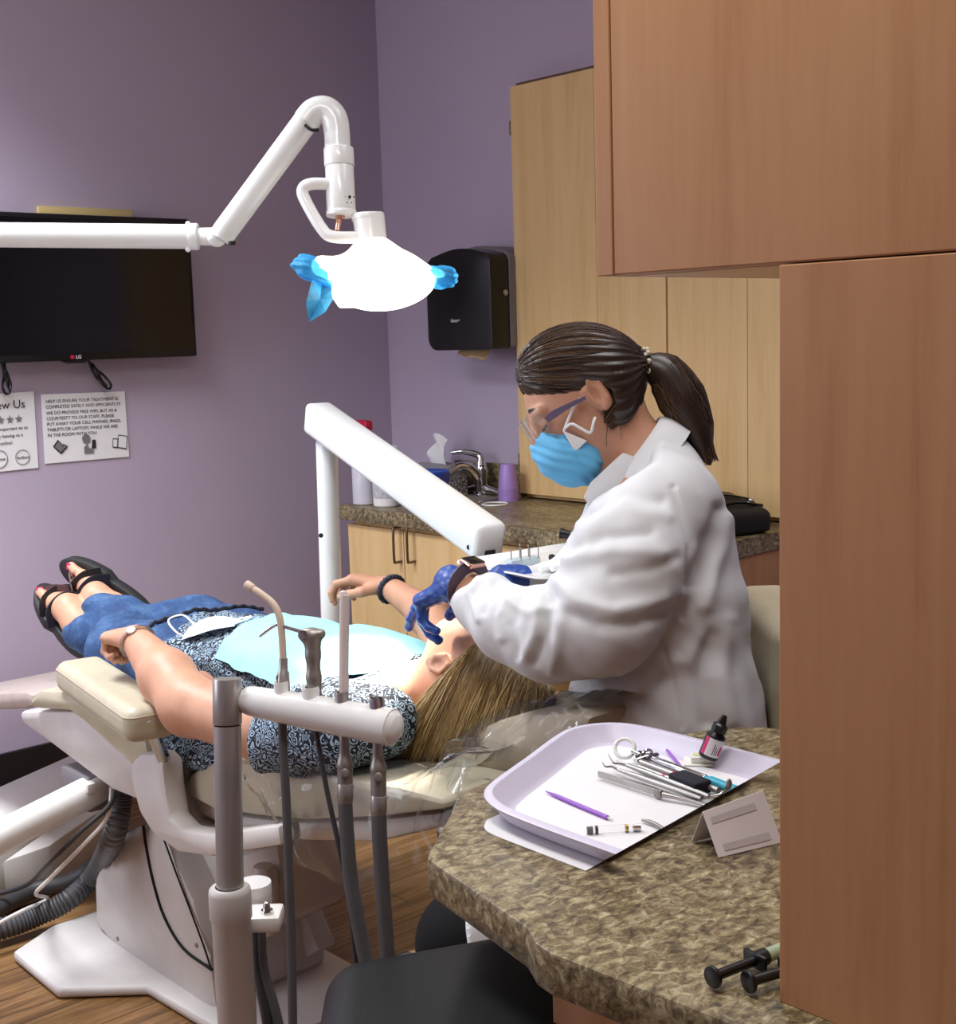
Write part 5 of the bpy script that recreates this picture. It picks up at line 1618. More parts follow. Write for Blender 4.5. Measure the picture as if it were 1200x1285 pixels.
# hair: cap, tie, pony tail, strands
hc_ = at(725, 463, 2.31); ha1, ha2 = cdir(1, .10, 0), cdir(-.10, 1, 0); HRAD = np.array([.108, .080, .090])
H = SDF(); H.ell(hc_, HRAD, (ha1, ha2, F_), .02); H.ell(at(766, 486, 2.31), (.050, .062, .080), (ha1, ha2, F_), .05)
H.ell(at(772, 520, 2.31), (.026, .036, .062), (ha1, ha2, F_), .05)
H.cone(at(785, 462, 2.31), at(806, 457, 2.31), .04, .020, .03)
for s_ in (1, -1):
    H.cut2([(at(690, 497, 2.31), cdir(.06, -1, 0)), (at(737, 520, 2.31), cdir(-1, .05, 0))], .006)
    H.ell(hp_(-.012, -.030, .080 * s_), (.022, .030, .03), (hf, hu, hl), .004, 's')
    break
H.ell(hp_(-.010, -.032, -.080), (.022, .030, .03), (hf, hu, hl), .004, 's')
g1 = H.mesh(.004, lambda V, N: .0015 * np.sin(np.arctan2((V - hc_) @ F_, (V - hc_) @ ha2) * 34 + 2 * np.sin((V - hc_) @ ha1 * 25)))
tie = at(806, 457, 2.31); d1 = nrm([np.dot(tie - hc_, a) / r for a, r in zip((ha1, ha2, F_), HRAD)])


def cap_strand(u, v, t):
    global _st
    if t == 0:
        while True:
            ph = math.radians(rng.uniform(-175, 175)); aa = rng.uniform(-.95, .55)
            d0 = nrm([aa, math.cos(ph) * math.sqrt(1 - aa * aa), math.sin(ph) * math.sqrt(1 - aa * aa)])
            p = hc_ + ha1 * d0[0] * HRAD[0] + ha2 * d0[1] * HRAD[1] + F_ * d0[2] * HRAD[2]; x, y, _d = to_px(p)
            if not (y > 494 and x < 735) and not (y > 520): break
        _st = (d0, rng.uniform(1.0, 1.012))
    d0, k = _st; om = math.acos(np.clip(np.dot(d0, d1), -.999, .999)); tt = t * .97
    d = (math.sin((1 - tt) * om) * d0 + math.sin(tt * om) * d1) / math.sin(om)
    return hc_ + (ha1 * d[0] * HRAD[0] + ha2 * d[1] * HRAD[1] + F_ * d[2] * HRAD[2]) * k


g2 = strands(cap_strand, 900, 12, .0011, .7)
pt = [at(808, 457, 2.31), at(834, 468, 2.31), at(856, 500, 2.31), at(874, 540, 2.31), at(891, 583, 2.31)]; pr = [.017, .034, .041, .031, .004]
ptd, prd = catmull(pt, pr, 6); H2 = SDF(); H2.chain([p for p in ptd], [r * .9 for r in prd], .006)
g3 = H2.mesh(.0035)


def pony(u, v, t):
    x = t * (len(ptd) - 1) * (0.8 + .2 * v); i = int(min(x, len(ptd) - 2)); f = x - i
    p = ptd[i] * (1 - f) + ptd[i + 1] * f; r = prd[i] * (1 - f) + prd[i + 1] * f
    tg = nrm(ptd[min(i + 1, len(ptd) - 1)] - ptd[i]); w = np.cross(tg, F_); a = u * 2 * math.pi + .25 * math.sin(9 * t + 20 * v); rr = r * (.86 + .2 * v)
    if t > .8: rr = max(rr, .012 * (.4 + v))
    return p + w * math.cos(a) * rr + F_ * math.sin(a) * rr * .9


g4 = strands(pony, 700, 16, .0011, .5)
nape = [((762, 515), (772, 552)), ((770, 515), (782, 552)), ((758, 520), (762, 562))]
def wisp(u, v, t):
    k = nape[int(u * 2.99)]; a = at(k[0][0] + 14 * v, k[0][1], 2.24 + .04 * v); b = at(k[1][0] + 16 * v, k[1][1] - 10 * v, 2.255 + .03 * v)
    return a * (1 - t) + b * t + R_ * .003 * math.sin(4 * t + 9 * v)
g5 = strands(wisp, 60, 7, .0008, .3)
def napest(u, v, t):
    a = at(757 + 34 * u, 512 + 30 * u * (1 - u) * 2 - 10 * u + 18 * v, 2.238 + .05 * u); q = t * .96
    bul = -F_ * .030 * math.sin(math.pi * q) * (1 - .6 * u) + R_ * .016 * math.sin(math.pi * q) * u
    return a * (1 - q) + tie * q + bul - F_ * .004 * v
g6 = strands(napest, 380, 10, .0011, .7)
ho = obj('hair', join_geo(g1, g2, g3, g4, g5, g6), brunette, DE)
tone(ho, (len(g1[0]), 0, .3), (len(g2[0]), 52, 0), (len(g3[0]), 0, .3), (len(g4[0]), 68, 0), (len(g5[0]), 32, 0), (len(g6[0]), 44, 0))
m = MB()
for i in range(9):
    a = 2 * math.pi * i / 9
    for j in range(3):
        m.ball(at(802 + 5 * j, 455 + .8 * j, 2.31) + U_ * math.cos(a + .3 * j) * .0245 + F_ * math.sin(a + .3 * j) * .0245, .0052, 8)
obj('hair_tie', m, mat('pearl_beads', (206, 196, 172), .25), DE)

# ------------------------------------------------------------------ the patient
PA = thing('person', 'person lying back in a patterned blouse, jeans and black sandals under a blue bib', 'person', (1.55, 2.4, .62))
pc_ = on_x(600, 841, 1.57)
pf, pu = nrm([.40, .06, .92]), nrm([.02, -1, .05]); pl_ = nrm(np.cross(pu, pf));
if pl_[0] > 0: pl_ = -pl_
AX3 = (pf, pu, pl_)


def qp(a, b, cc=0.0): return pc_ + pf * a + pu * b + pl_ * cc


B = SDF()
B.ell(pc_, (.092, .102, .075), AX3, .02); B.ell(qp(.034, -.055), (.055, .068, .055), AX3, .03); B.cone(qp(.062, -.10), qp(.05, -.115), .022, .022, .03)
B.cone(qp(.092, .0), qp(.112, -.036), .008, .0125, .012)
for s_ in (1, -1):
    B.cone(qp(.084, .016, .02 * s_), qp(.078, .012, .045 * s_), .011, .009, .014); B.ell(qp(.078, -.012, .032 * s_), (.012, .009, .016), AX3, .006)
    e = qp(-.008, -.020, .076 * s_); B.ell(e, (.019, .030, .010), (pf, pu, pl_), .006); B.ell(e + pl_ * .009 * s_, (.009, .016, .007), AX3, .004, 's')
    B.chain([e + pf * .013 - pu * .012 + pl_ * .005 * s_, e + pf * .016 + pu * .014 + pl_ * .006 * s_, e + pu * .028 + pl_ * .007 * s_, e - pf * .015 + pu * .014 + pl_ * .008 * s_, e - pf * .011 - pu * .014 + pl_ * .006 * s_, e - pu * .027 + pl_ * .004 * s_], [.0036] * 5 + [.0055], .004)
B.cone(qp(.092, -.062, .022), qp(.092, -.062, -.022), .006, .006, .01); B.cone(qp(.088, -.074, .018), qp(.088, -.074, -.018), .007, .007, .01)
B.cone(qp(-.02, -.06), (1.555, 1.95, .755), .052, .062, .04)
TORSO = [((1.55, 2.13, .735), (.165, .20, .105)), ((1.55, 2.40, .73), (.165, .22, .10)), ((1.55, 2.62, .725), (.17, .15, .095))]
for q, r in TORSO: B.ell(q, r, None, .06)
shL, shR = at(420, 903, 2.34), np.array([1.74, 1.98, .74])
elL, wrL = at(238, 886, 2.56), at(170, 802, 2.75); elR, wrR = at(540, 772, 2.93), at(488, 737, 3.06)
B.cone(shL, shR, .058, .058, .05)
B.chain([shL, at(330, 915, 2.45), elL], [.06, .057, .054], .02); B.chain([elL, at(210, 850, 2.64), wrL], [.056, .053, .030], .025)
B.chain([shR, elR, wrR], [.052, .042, .026], .03)
hand(B, wrL, nrm(at(124, 793, 2.87) - wrL), (0, .05, -1), cdir(.3, .2, .9), [(62, 72, 50), (66, 76, 50), (68, 78, 52), (70, 78, 52)], .98, .10, .6, .027)
hand(B, wrR, cdir(-.93, .22, .28), cdir(.05, -1, .0), cdir(-.1, -.2, -1), [(28, 45, 35), (32, 48, 38), (36, 50, 40), (38, 50, 40)], .95, .12, .5, .024)
# legs, crossed at the ankles
hiL, hiR = np.array([1.47, 2.64, .725]), np.array([1.64, 2.64, .725])
knL, knR = np.array([1.47, 2.93, .715]), on_x(285, 797, 1.66)
knR = np.array([1.66, 2.90, .735])
anL, anR = at(158, 778, 3.36), at(116, 797, 3.33)
B.chain([hiL, knL, anL], [.085, .06, .042], .03); B.chain([hiR, knR, anR], [.085, .06, .042], .03)
TOES = []


def foot(S, heel, t, n, s_):
    """heel point on the sole, t towards the toes, n out of the instep, s_ towards the big toe"""
    t = nrm(t); n = nrm(n - t * np.dot(n, t)); s_ = nrm(s_ - t * np.dot(s_, t) - n * np.dot(s_, n))
    f = lambda a, b, c2=0: heel + t * a + n * b + s_ * c2
    S.chain([f(.03, .036), f(.10, .046, .004), f(.16, .026, .006)], [.033, .032, .020], .02)
    S.chain([f(.10, .035, .012), f(.170, .022, .026)], [.026, .018], .02); S.chain([f(.10, .032, -.010), f(.158, .018, -.026)], [.024, .015], .02)
    for i, (o, st, L, r) in enumerate(((.030, .172, .048, .0125), (.010, .176, .040, .0088), (-.006, .172, .034, .0082), (-.020, .165, .029, .0078), (-.033, .155, .024, .0078))):
        P = [f(st - .01, .018, o), f(st + L * .5, .021, o), f(st + L, .013, o)]; S.chain(P, [r, r, r * .92], .004)
        TOES.append((P[2] + n * r * .62 - t * r * .1, t, n, s_, r, i))
    return f, t, n, s_


tU = at(84, 722, 3.50) - at(172, 772, 3.42); fU = foot(B, at(172, 766, 3.43) , tU, cdir(-.25, -.35, -.9), cdir(.45, .85, -.1))
tL_ = at(66, 744, 3.50) - at(106, 808, 3.36); fL = foot(B, at(103, 808, 3.37), tL_, cdir(.55, .25, -.8), cdir(-.85, .1, -.4))
B.chain([anL, fU[0](.045, .045)], [.040, .036], .03); B.chain([anR, fL[0](.045, .045)], [.040, .036], .03)
pbody = obj('body', fine_body(B, .0045, .0022, [box_of(pc_, r=.14), box_of(wrL, wrL + nrm(at(122, 796, 2.86) - wrL) * .12, r=.09), box_of(wrR, wrR + cdir(-.93, .22, .28) * .12, r=.09), box_of(fU[0](.1, .03), fL[0](.1, .03), r=.17)]), skin, PA)
for p, t, n, s_, r, i in TOES:
    obj('toenail', MB().box(p, (r * (1.7 if i == 0 else 1.3), r * (1.55 if i == 0 else 1.25), r * .4), r * .16, 2, ax=(t, s_, n)), nail_red, PA)

# blouse
S = SDF()
for q, r in TORSO: S.ell(q, np.array(r) + .014, None, .06)
S.cone(at(408, 907, 2.35), shR + [0, .02, 0], .066, .062, .05)
S.chain([at(340, 925, 2.43), at(380, 918, 2.38), at(432, 912, 2.33), at(480, 905, 2.33)], [.067, .072, .072, .062], .03)
S.chain([shR, shR + [.05, .10, -.01]], [.066, .062], .03)
S.ell((1.40, 2.42, .655), (.075, .20, .05), None, .04); S.ell((1.335, 2.40, .622), (.055, .17, .038), None, .03)
S.cone((1.555, 1.90, .79), (1.555, 1.96, .80), .05, .06, .01, 's'); S.ell(qp(0, -.04), (.1, .1, .09), AX3, .01, 's')
S.cut((1.55, 2.68, .7), (.14, 1, 0), .01); S.cut2([(at(337, 925, 2.44), cdir(-1, .0, .35)), (np.array([1.395, 2.1, .7]), (-1, 0, 0)), (np.array([1.3, 2.1, .665]), (0, 0, 1))], .004)
def bl_disp(V, N):
    x, y, z = V.T
    return .004 * np.sin(y * 34 + 3 * np.sin(x * 22)) * np.sin(x * 40 + z * 30) + .0025 * np.sin(x * 70 + y * 55)
bl = S.mesh(.005, bl_disp); obj('blouse', bl, blouse, PA)
# jeans
S = SDF(); S.ell((1.55, 2.66, .722), (.178, .13, .098), None, .05)
S.chain([hiL, knL, knL * .25 + anL * .75], [.098, .078, .062], .05); S.chain([knL * .25 + anL * .75, at(150, 775, 3.35), at(126, 768, 3.38)], [.058, .056, .050], .01)
S.chain([hiR, knR, knR * .25 + anR * .75], [.100, .082, .060], .05); S.chain([knR * .25 + anR * .75, anR, at(104, 793, 3.36)], [.056, .054, .048], .01)
jn = S.mesh(.005, lambda V, N: .003 * np.sin(V[:, 1] * 48 + 2 * np.sin(V[:, 0] * 30)) * np.sin(V[:, 0] * 36 + V[:, 2] * 40)); obj('jeans', jn, denim, PA)


def topmap(*geos, cell=.012, lo=(1.1, 1.6), hi=(2.1, 3.1), base=.62):
    nx_, ny_ = int((hi[0] - lo[0]) / cell) + 1, int((hi[1] - lo[1]) / cell) + 1; Z = np.full((nx_, ny_), base)
    for V, _ in geos:
        i = ((V[:, 0] - lo[0]) / cell).round().astype(int); j = ((V[:, 1] - lo[1]) / cell).round().astype(int); ok = (i >= 0) & (j >= 0) & (i < nx_) & (j < ny_)
        np.maximum.at(Z, (i[ok], j[ok]), V[ok, 2])
    for _ in range(3):
        Zp = np.pad(Z, 1, mode='edge'); Z = np.maximum(Z, (Zp[:-2, 1:-1] + Zp[2:, 1:-1] + Zp[1:-1, :-2] + Zp[1:-1, 2:]) / 4)
    def zz(x, y):
        a = np.clip((x - lo[0]) / cell, 0, nx_ - 1.001); b = np.clip((y - lo[1]) / cell, 0, ny_ - 1.001); i, j = int(a), int(b); f, g_ = a - i, b - j
        return (Z[i, j] * (1 - f) + Z[i + 1, j] * f) * (1 - g_) + (Z[i, j + 1] * (1 - f) + Z[i + 1, j + 1] * f) * g_
    return zz


ZT = topmap(bl, jn)
obj('hem_trim', MB().tube([np.array([x, 2.672 - .14 * (x - 1.55), ZT(x, 2.66) + .003 + .002 * math.sin(x * 260)]) for x in np.linspace(1.42, 1.70, 40)], .005, 8), navy_strap, PA)

# sandals
for f, heelD in ((fU, 0), (fL, 1)):
    fn, t, n, s_ = f
    ol_ = []
    for a in np.linspace(0, 2 * math.pi, 36, endpoint=False):
        x = math.cos(a); w = (.056 if x > 0 else .044) * (1 - .12 * (1 - abs(x))); ol_.append(fn(.122 + .152 * x, .0, .004 * (x > 0) + w * math.sin(a)))
    so = obj('sandal', MB().prism(ol_, -n * .030, .007), black_rubber, PA)
    q_ = .035 if heelD == 0 else .02
    st = MB().tube([fn(.07 + q_, -.004, .044), fn(.09 + q_, .04, .042), fn(.10 + q_, .074 - q_ * .35, .004), fn(.09 + q_, .044, -.042), fn(.07 + q_, -.004, -.044)], .012, sec=[(.2, 1), (-.2, 1), (-.2, -1), (.2, -1)], smooth=6)
    obj('strap', st, navy_strap, so)
    st = MB().tube([fn(.135, .0, .054), fn(.155, .036, .046), fn(.172, .050, .014), fn(.182, .044, -.020), fn(.188, .03, -.044), fn(.19, -.004, -.053)], .0085, sec=[(.25, 1), (-.25, 1), (-.25, -1), (.25, -1)], smooth=6)
    obj('strap', st, black_rubber, so)
    st = MB().tube([fn(.205, .03, .018), fn(.192, .044, .014), fn(.168, .056, -.006), fn(.15, .050, -.034), fn(.135, -.004, -.050)], .008, sec=[(.25, 1), (-.25, 1), (-.25, -1), (.25, -1)], smooth=6)
    obj('strap', st, mat('braided_strap', (74, 44, 50), .6, vary=.35, vscale=220), so)

# wristwatch and bracelet
def band(cn, ax, r, rw, rt, n=40, squash=.85):
    ax = nrm(ax); a1 = nrm(np.cross(ax, (0, 0, 1))); a2 = np.cross(a1, ax); return [cn + a1 * math.cos(a) * r + a2 * math.sin(a) * r * squash for a in np.linspace(0, 2 * math.pi, n, endpoint=False)], a1, a2, ax
wv = nrm(wrL - elL); cn = wrL - wv * .012
P, a1, a2, axx = band(cn, wv, .0335, 0, 0, squash=.98)
wr = obj('wristwatch', MB().tube(P, .0058, sec=[(.28, 1), (-.28, 1), (-.28, -1), (.28, -1)], cyclic=True), watch_steel, PA)
tdir = nrm(cdir(-.25, .75, -.6) - axx * np.dot(cdir(-.25, .75, -.6), axx))
obj('dial', MB().cyl(cn + tdir * .032, cn + tdir * .038, .0105, seg=24, bev=.001), watch_steel, wr)
obj('dial_face', MB().cyl(cn + tdir * .038, cn + tdir * .0386, .008, seg=24), white_gloss, wr)
wv = nrm(wrR - elR); cn = wrR - wv * .012
P, a1, a2, axx = band(cn, wv, .0315, 0, 0, squash=.95)
br_ = MB()
for i, p in enumerate(P):
    if i % 2 == 0: br_.ball(p, (.0075, .0075, .0075), 10)
obj('bracelet', br_, mat('braided_navy_cord', (34, 36, 58), .6, vary=.4, vscale=160), PA)

# blonde hair
S = SDF(); S.ell(qp(-.016, .020), (.080, .096, .078), AX3, .02)
S.chain([at(668, 868, 2.31), at(630, 884, 2.31), at(580, 900, 2.34), at(530, 925, 2.38), at(502, 935, 2.40)], [.036, .042, .036, .024, .010], .04)
S.cut2([(qp(.010, -.005), pf), (qp(.06, .062), -pu)], .012); S.ell(qp(-.004, -.026, .08), (.024, .03, .03), AX3, .004, 's')
S.cone(qp(0, -.05), (1.555, 1.92, .80), .056, .06, .008, 's')
g1 = S.mesh(.004)
SA = [at(566, 846, 2.315), at(582, 822, 2.32), at(612, 803, 2.36), at(648, 818, 2.34), at(675, 842, 2.30), at(692, 866, 2.28)]
EA = [at(496, 930, 2.42), at(508, 947, 2.38), at(548, 949, 2.34), at(600, 934, 2.28), at(655, 910, 2.26), at(690, 888, 2.27)]
SAd, _ = catmull(SA, [0] * 6, 8); EAd, _ = catmull(EA, [0] * 6, 8)


def bstr(u, v, t):
    if t == 0:
        bstr.j = rng.normal(0, 1, 3) * .004; bstr.k = rng.uniform(.85, 1.03)
    def pk_(L, x): x = x * (len(L) - 1.001); i = int(x); f = x - i; return L[i] * (1 - f) + L[i + 1] * f
    a = pk_(SAd, u); b = pk_(EAd, np.clip(u + .1 * (v - .5), 0, 1)); q = t * bstr.k
    bul = -F_ * .052 * math.sin(math.pi * q) * (1 - .3 * v) * min(1, .35 + 1.6 * u) + U_ * (.012 * math.sin(math.pi * q)) - F_ * .022 * (v - .1)
    return a * (1 - q) + b * q + bul + bstr.j * (.3 + q) + R_ * .003 * math.sin(7 * q + 30 * v)


g2 = strands(bstr, 5200, 14, .0009, .5)
ho = obj('hair', join_geo(g1, g2), blonde, PA)
tone(ho, (len(g1[0]), 0, .4), (len(g2[0]), 60, 0))

# bib with its clip chain, and the loose white mask on the lap
BC = [np.array([1.72, 2.585]), np.array([1.40, 2.38]), np.array([1.36, 1.92]), np.array([1.80, 2.02])]   # far foot end, near foot end, near neck, far neck


def bibf(u, v):
    p = (BC[0] * (1 - u) + BC[1] * u) * (1 - v) + (BC[3] * (1 - u) + BC[2] * u) * v
    z = max(ZT(p[0] + dx, p[1] + dy) for dx in (-.02, 0, .02) for dy in (-.02, 0, .02)); z = max(z, .80 - .5 * max(0, abs(p[0] - 1.55) - .20) ** 1.2)
    z -= .016 * max(0, 1 - min(u, 1 - u, v, 1 - v) / .07)
    return np.array([p[0], p[1], z + .007 + .006 * v + .003 * math.sin(11 * u + 5 * v) * math.sin(6 * v + 2)])


tag(obj('dental_bib', MB().grid(bibf, 48, 48, .0008), bib_mat), 'aqua paper bib spread over the patient from belly to neck', 'bib')
mc = on_x(266, 803, 1.47); mx_, my_ = nrm([.55, -.75, 0]), nrm([.75, .55, 0])


def lap(u, v):
    p = mc + mx_ * (.125 * (u - .5)) + my_ * (.065 * (v - .5)) * (1 - .35 * abs(2 * u - 1) ** 2); z = max(ZT(p[0], p[1]), mc[2] - .02) + .006 + .022 * math.sin(math.pi * u) * (.55 + .45 * math.sin(3 * v)); return np.array([p[0], p[1], z])


lm = thing('face_mask', 'crumpled white face mask lying on the patterned blouse above the jeans', 'mask', mc)
obj('fabric', MB().grid(lap, 20, 12, .0015), mask_white, lm)
e = lap(0.02, .9); obj('ear_loop', MB().tube([lap(.05, .1), lap(.05, .1) + [-.01, .02, .012], lap(.05, .5) + [-.02, .045, .022], lap(.1, .95) + [-.01, .03, .018], lap(.1, .95)], .0022, 8, 5), mask_white, lm)
obj('ear_loop', MB().tube([lap(.95, .1), lap(.98, .5) + [.02, -.03, .01], lap(.95, .9)], .0022, 8, 5), mask_white, lm)

# ================================================================== LILAC TRAY ON THE NEAR WORKTOP
def bisect(o_mb, p, n):
    """cut away what lies on the side n points to"""
    g = list(o_mb.b.verts) + list(o_mb.b.edges) + list(o_mb.b.faces)
    r = bmesh.ops.bisect_plane(o_mb.b, geom=g, dist=1e-6, plane_co=[float(q) for q in p], plane_no=[float(q) for q in n], clear_outer=True)
    ed = [e for e in r['geom_cut'] if isinstance(e, bmesh.types.BMEdge)]
    try:
        bmesh.ops.holes_fill(o_mb.b, edges=ed, sides=0)
    except Exception:
        pass
    return o_mb


cA, cB, cC = on_z(978, 957, .925), on_z(772, 1072, .925), on_z(742, 1089, .9012)
cn_ = nrm(np.cross(cB - cA, cC - cA))
if cn_[1] > 0: cn_ = -cn_
OUT = [(.955, .70), (.955, .865), (.955, .95), (.958, 1.02), (.966, 1.06), (.985, 1.092), (1.02, 1.115), (1.11, 1.150), (1.19, 1.182), (1.232, 1.193), (1.270, 1.184), (1.297, 1.160), (1.309, 1.12), (1.312, 1.05), (1.312, .95), (1.312, .70)]
op, _ = catmull([np.array([x, y, 0]) for x, y in OUT], [0] * len(OUT), 3)
op = np.array([[p[0], p[1]] for p in op])


def inset(P, d):
    out = []
    for i in range(len(P)):
        t = nrm(np.append(P[min(i + 1, len(P) - 1)] - P[max(i - 1, 0)], 0)); out.append(P[i] + np.array([t[1], -t[0]]) * d)
    return np.array(out)


levels = [(.0, .9265, 0), (.003, .9285, 0), (.010, .9285, 0), (.013, .9255, 0), (.024, .909, 0), (.031, .9058, 0)]
prof_in = [(d, z) for d, z, _ in levels]
prof_out = [(.034, .9012), (.023, .9025), (.016, .907), (.006, .924), (.001, .9235)]
rings = [(inset(op, d), z) for d, z in prof_in]
V = []; Fq = []; n = len(op)
allr = rings + [(inset(op, d), z) for d, z in prof_out]
# wall shell: inner rings, floor, outer rings
for P, z in allr: V += [np.array([p[0], p[1], z]) for p in P]
def strip(a, b):
    for i in range(n - 1): Fq.append((a * n + i, a * n + i + 1, b * n + i + 1, b * n + i))
for k in range(5): strip(k, k + 1)
for k in range(6, 10): strip(k, k + 1)
strip(10, 0)
Fq.append(tuple(range(5 * n, 6 * n))); Fq.append(tuple(range(6 * n, 7 * n))[::-1])
mbt = bisect(MB().raw(V, Fq), cA, cn_)
tag(obj('instrument_tray', mbt, tray_lilac), 'pale lilac plastic tray full of instruments on the near mottled worktop', 'tray')
lp_ = inset(op, .036)
lm_ = MB().prism([np.array([p[0], p[1], .9062]) for p in lp_], (0, 0, .0005)); bisect(lm_, cA, cn_)
tag(obj('tray_liner', lm_, paper, None, False), 'white paper liner covering the floor of the lilac tray', 'liner')
PO = [(.948, .70), (.948, .90), (.949, .98), (.950, 1.035), (.955, 1.058), (.968, 1.072), (.99, 1.08), (1.1, 1.085), (1.2, 1.08), (1.2, .70)]
PP, _ = catmull([np.array([x, y, .9004]) for x, y in PO], [0] * len(PO), 4); pm_ = MB().prism(PP, (0, 0, .0007)); bisect(pm_, cA, cn_)
tag(obj('paper_sheet', pm_, paper, None, False), 'white sheet of paper lying under the edge of the lilac tray', 'paper')

FZ = .9068


def tz_(x, y, h=.0): return on_z(x, y, FZ + h)


def rod(pts, r, name, label, cat, m, group=None, cut=False):
    mb = MB().tube([tz_(x, y, h) for x, y, h in pts], r, 12, 4)
    if cut: bisect(mb, cA, cn_)
    return tag(obj(name, mb, m), label, cat, group)


# bottle
q = tz_(888, 950, .012); ax_ = nrm(np.array([-.05, -.02, 1]) + cdir(.28, 0, 0) * .42)
t = thing('dropper_bottle', 'small black dropper bottle with a white and magenta label in the lilac tray', 'bottle', q - [0, 0, .012])
obj('body', MB().lathe([(0, 0), (.0115, 0), (.0125, .0015), (.0125, .030), (.009, .034), (.0075, .036), (0, .036)], q, ax_), black_plastic, t)
obj('cap', MB().lathe([(.0088, .0355), (.0095, .036), (.0095, .045), (.006, .047), (.0045, .053), (.003, .058), (0, .0585)], q, ax_), black_plastic, t)
x_, y_, _z = frame_of(ax_)
tocam = nrm(-(F_) - np.array(ax_) * np.dot(-F_, ax_)); sidev = np.cross(ax_, tocam)
if np.dot(sidev, R_) < 0: sidev = -sidev
def lab(a0, a1, z0, z1, r):
    return MB().grid(lambda u, v: q + ax_ * (z0 + (z1 - z0) * v) + (tocam * math.cos(a0 + (a1 - a0) * u) + sidev * math.sin(a0 + (a1 - a0) * u)) * r, 20, 2, .0002)
obj('label', lab(-.7, 1.2, .005, .028, .0128), paper, t); obj('label_stripe', lab(-1.15, -.7, .005, .028, .0128), pink_label, t)
for k in range(3): obj('label_print', lab(.0 + .2 * k, .1 + .2 * k, .008, .022 - .003 * k, .01292), ink_grey, t)
obj('label_mark', lab(.62, .95, .008, .020, .01293), pink_label, t)
# mixing dish under the bottle
dc = tz_(884, 957, .0)
t = thing('mixing_dish', 'translucent white mixing dish under the dropper bottle', 'dish', dc)
ex, ey = nrm([.65, -.76, 0]), nrm([.76, .65, 0])
frost = mat('milky_plastic', (236, 236, 226), .35)
obj('dish_base', MB().box(dc + [0, 0, .0012], (.052, .034, .002), .0009, ax=(ex, ey, (0, 0, 1))).box(dc + [0, 0, .006], (.034, .022, .009), .003, ax=(ex, ey, (0, 0, 1))), frost, t)
obj('well', MB().cyl(dc + ex * .006 + [0, 0, .0102], dc + ex * .006 + [0, 0, .0112], .007, seg=20).cyl(dc - ex * .009 + [0, 0, .0102], dc - ex * .009 + [0, 0, .0112], .006, seg=20), mat('pale_yellow_liquid', (214, 214, 150), .2), t)
rod([(812, 932, .004), (828, 933, .004), (838, 942, .003), (855, 963, .003)], [.0012, .0016, .002, .0022], 'applicator', 'bent purple applicator stick lying at the back of the lilac tray', 'applicator', purple_plastic)
t = thing('brush_stick', 'purple pointed brush stick lying alone at the front of the lilac tray', 'brush', tz_(725, 1010))
obj('handle', MB().tube([tz_(685, 993, .003), tz_(697, 998, .003), tz_(715, 1006, .003), tz_(763, 1026, .003)], [.0007, .0022, .0026, .0026], 12), purple_plastic, t)
obj('tip', MB().tube([tz_(763, 1026, .003), tz_(770, 1029, .002)], [.0015, .0006], 8), paper, t)
t = thing('glass_cartridge', 'clear glass cartridge with a grey stopper at the front edge of the lilac tray', 'cartridge', tz_(768, 1041))
cx0, cx1 = tz_(736, 1042, .0045), tz_(804, 1038, .0045); dd = nrm(cx1 - cx0); LL = np.linalg.norm(cx1 - cx0)
obj('tube', MB().cyl(cx0, cx0 + dd * LL * .72, .0044, seg=20), glass, t)
obj('stopper', MB().cyl(cx0 + dd * .001, cx0 + dd * .007, .004, seg=18), mat('grey_rubber', (96, 96, 98), .6), t)
obj('black_ring', MB().cyl(cx0 + dd * .010, cx0 + dd * .0125, .00455, seg=18), black_plastic, t)
obj('gold_ring', MB().cyl(cx0 + dd * LL * .72, cx0 + dd * LL * .77, .0042, seg=18), mat('gold_band', (190, 160, 90), .3, 1.0), t)
obj('crimp_cap', MB().cyl(cx0 + dd * LL * .86, cx0 + dd * LL, .0036, seg=18), chrome, t)
obj('neck', MB().cyl(cx0 + dd * LL * .77, cx0 + dd * LL * .86, .0026, seg=16), glass, t)
rod([(806, 1029, .003), (815, 1031, .004), (826, 1036, .004), (850, 1052, .004)], [.0014, .0022, .0022, .0022], 'probe', 'dark grey rod end lying at the cut front of the lilac tray', 'probe', grey_metal, None, True)
# bundle of steel instruments
t = thing('retractor', 'flat steel handle lying frontmost in the bundle of instruments', 'instrument', tz_(790, 985))
p0, p1 = tz_(751, 971, .007), tz_(822, 994, .007); d = nrm(p1 - p0); s_ = nrm(np.cross((0, 0, 1), d))
obj('handle', MB().box((p0 + p1) / 2, (np.linalg.norm(p1 - p0), .0035, .008), .0014, ax=(d, s_, (0, 0, 1))), steel, t)
obj('collar', MB().box(p1 + d * .006, (.011, .007, .010), .002, ax=(d, s_, (0, 0, 1))), grey_metal, t)
mb = MB().tube([p1 + d * .012, tz_(850, 1001, .006), tz_(880, 1009, .005), tz_(896, 1015, .006)], [.0035, .0026, .0016, .0010], 10, 4); bisect(mb, cA, cn_); obj('shank', mb, steel, t)
def explorer(a, b, tip, name, lab_, up=.006):
    t = thing(name, lab_, 'explorer', tz_(*a))
    A, Bp = tz_(a[0], a[1], up), tz_(b[0], b[1], up)
    mb = MB().tube([A, A * .75 + Bp * .25, A * .25 + Bp * .75, Bp], [.0022, .0036, .0036, .0022], 14); bisect(mb, cA, cn_); obj('handle', mb, steel, t)
    P = [A] + [tz_(x, y, up + h) for x, y, h in tip]
    obj('hooked_tip', MB().tube(P, [.0018] + [.0012] * (len(P) - 2) + [.0004], 8, 3), grey_metal, t)
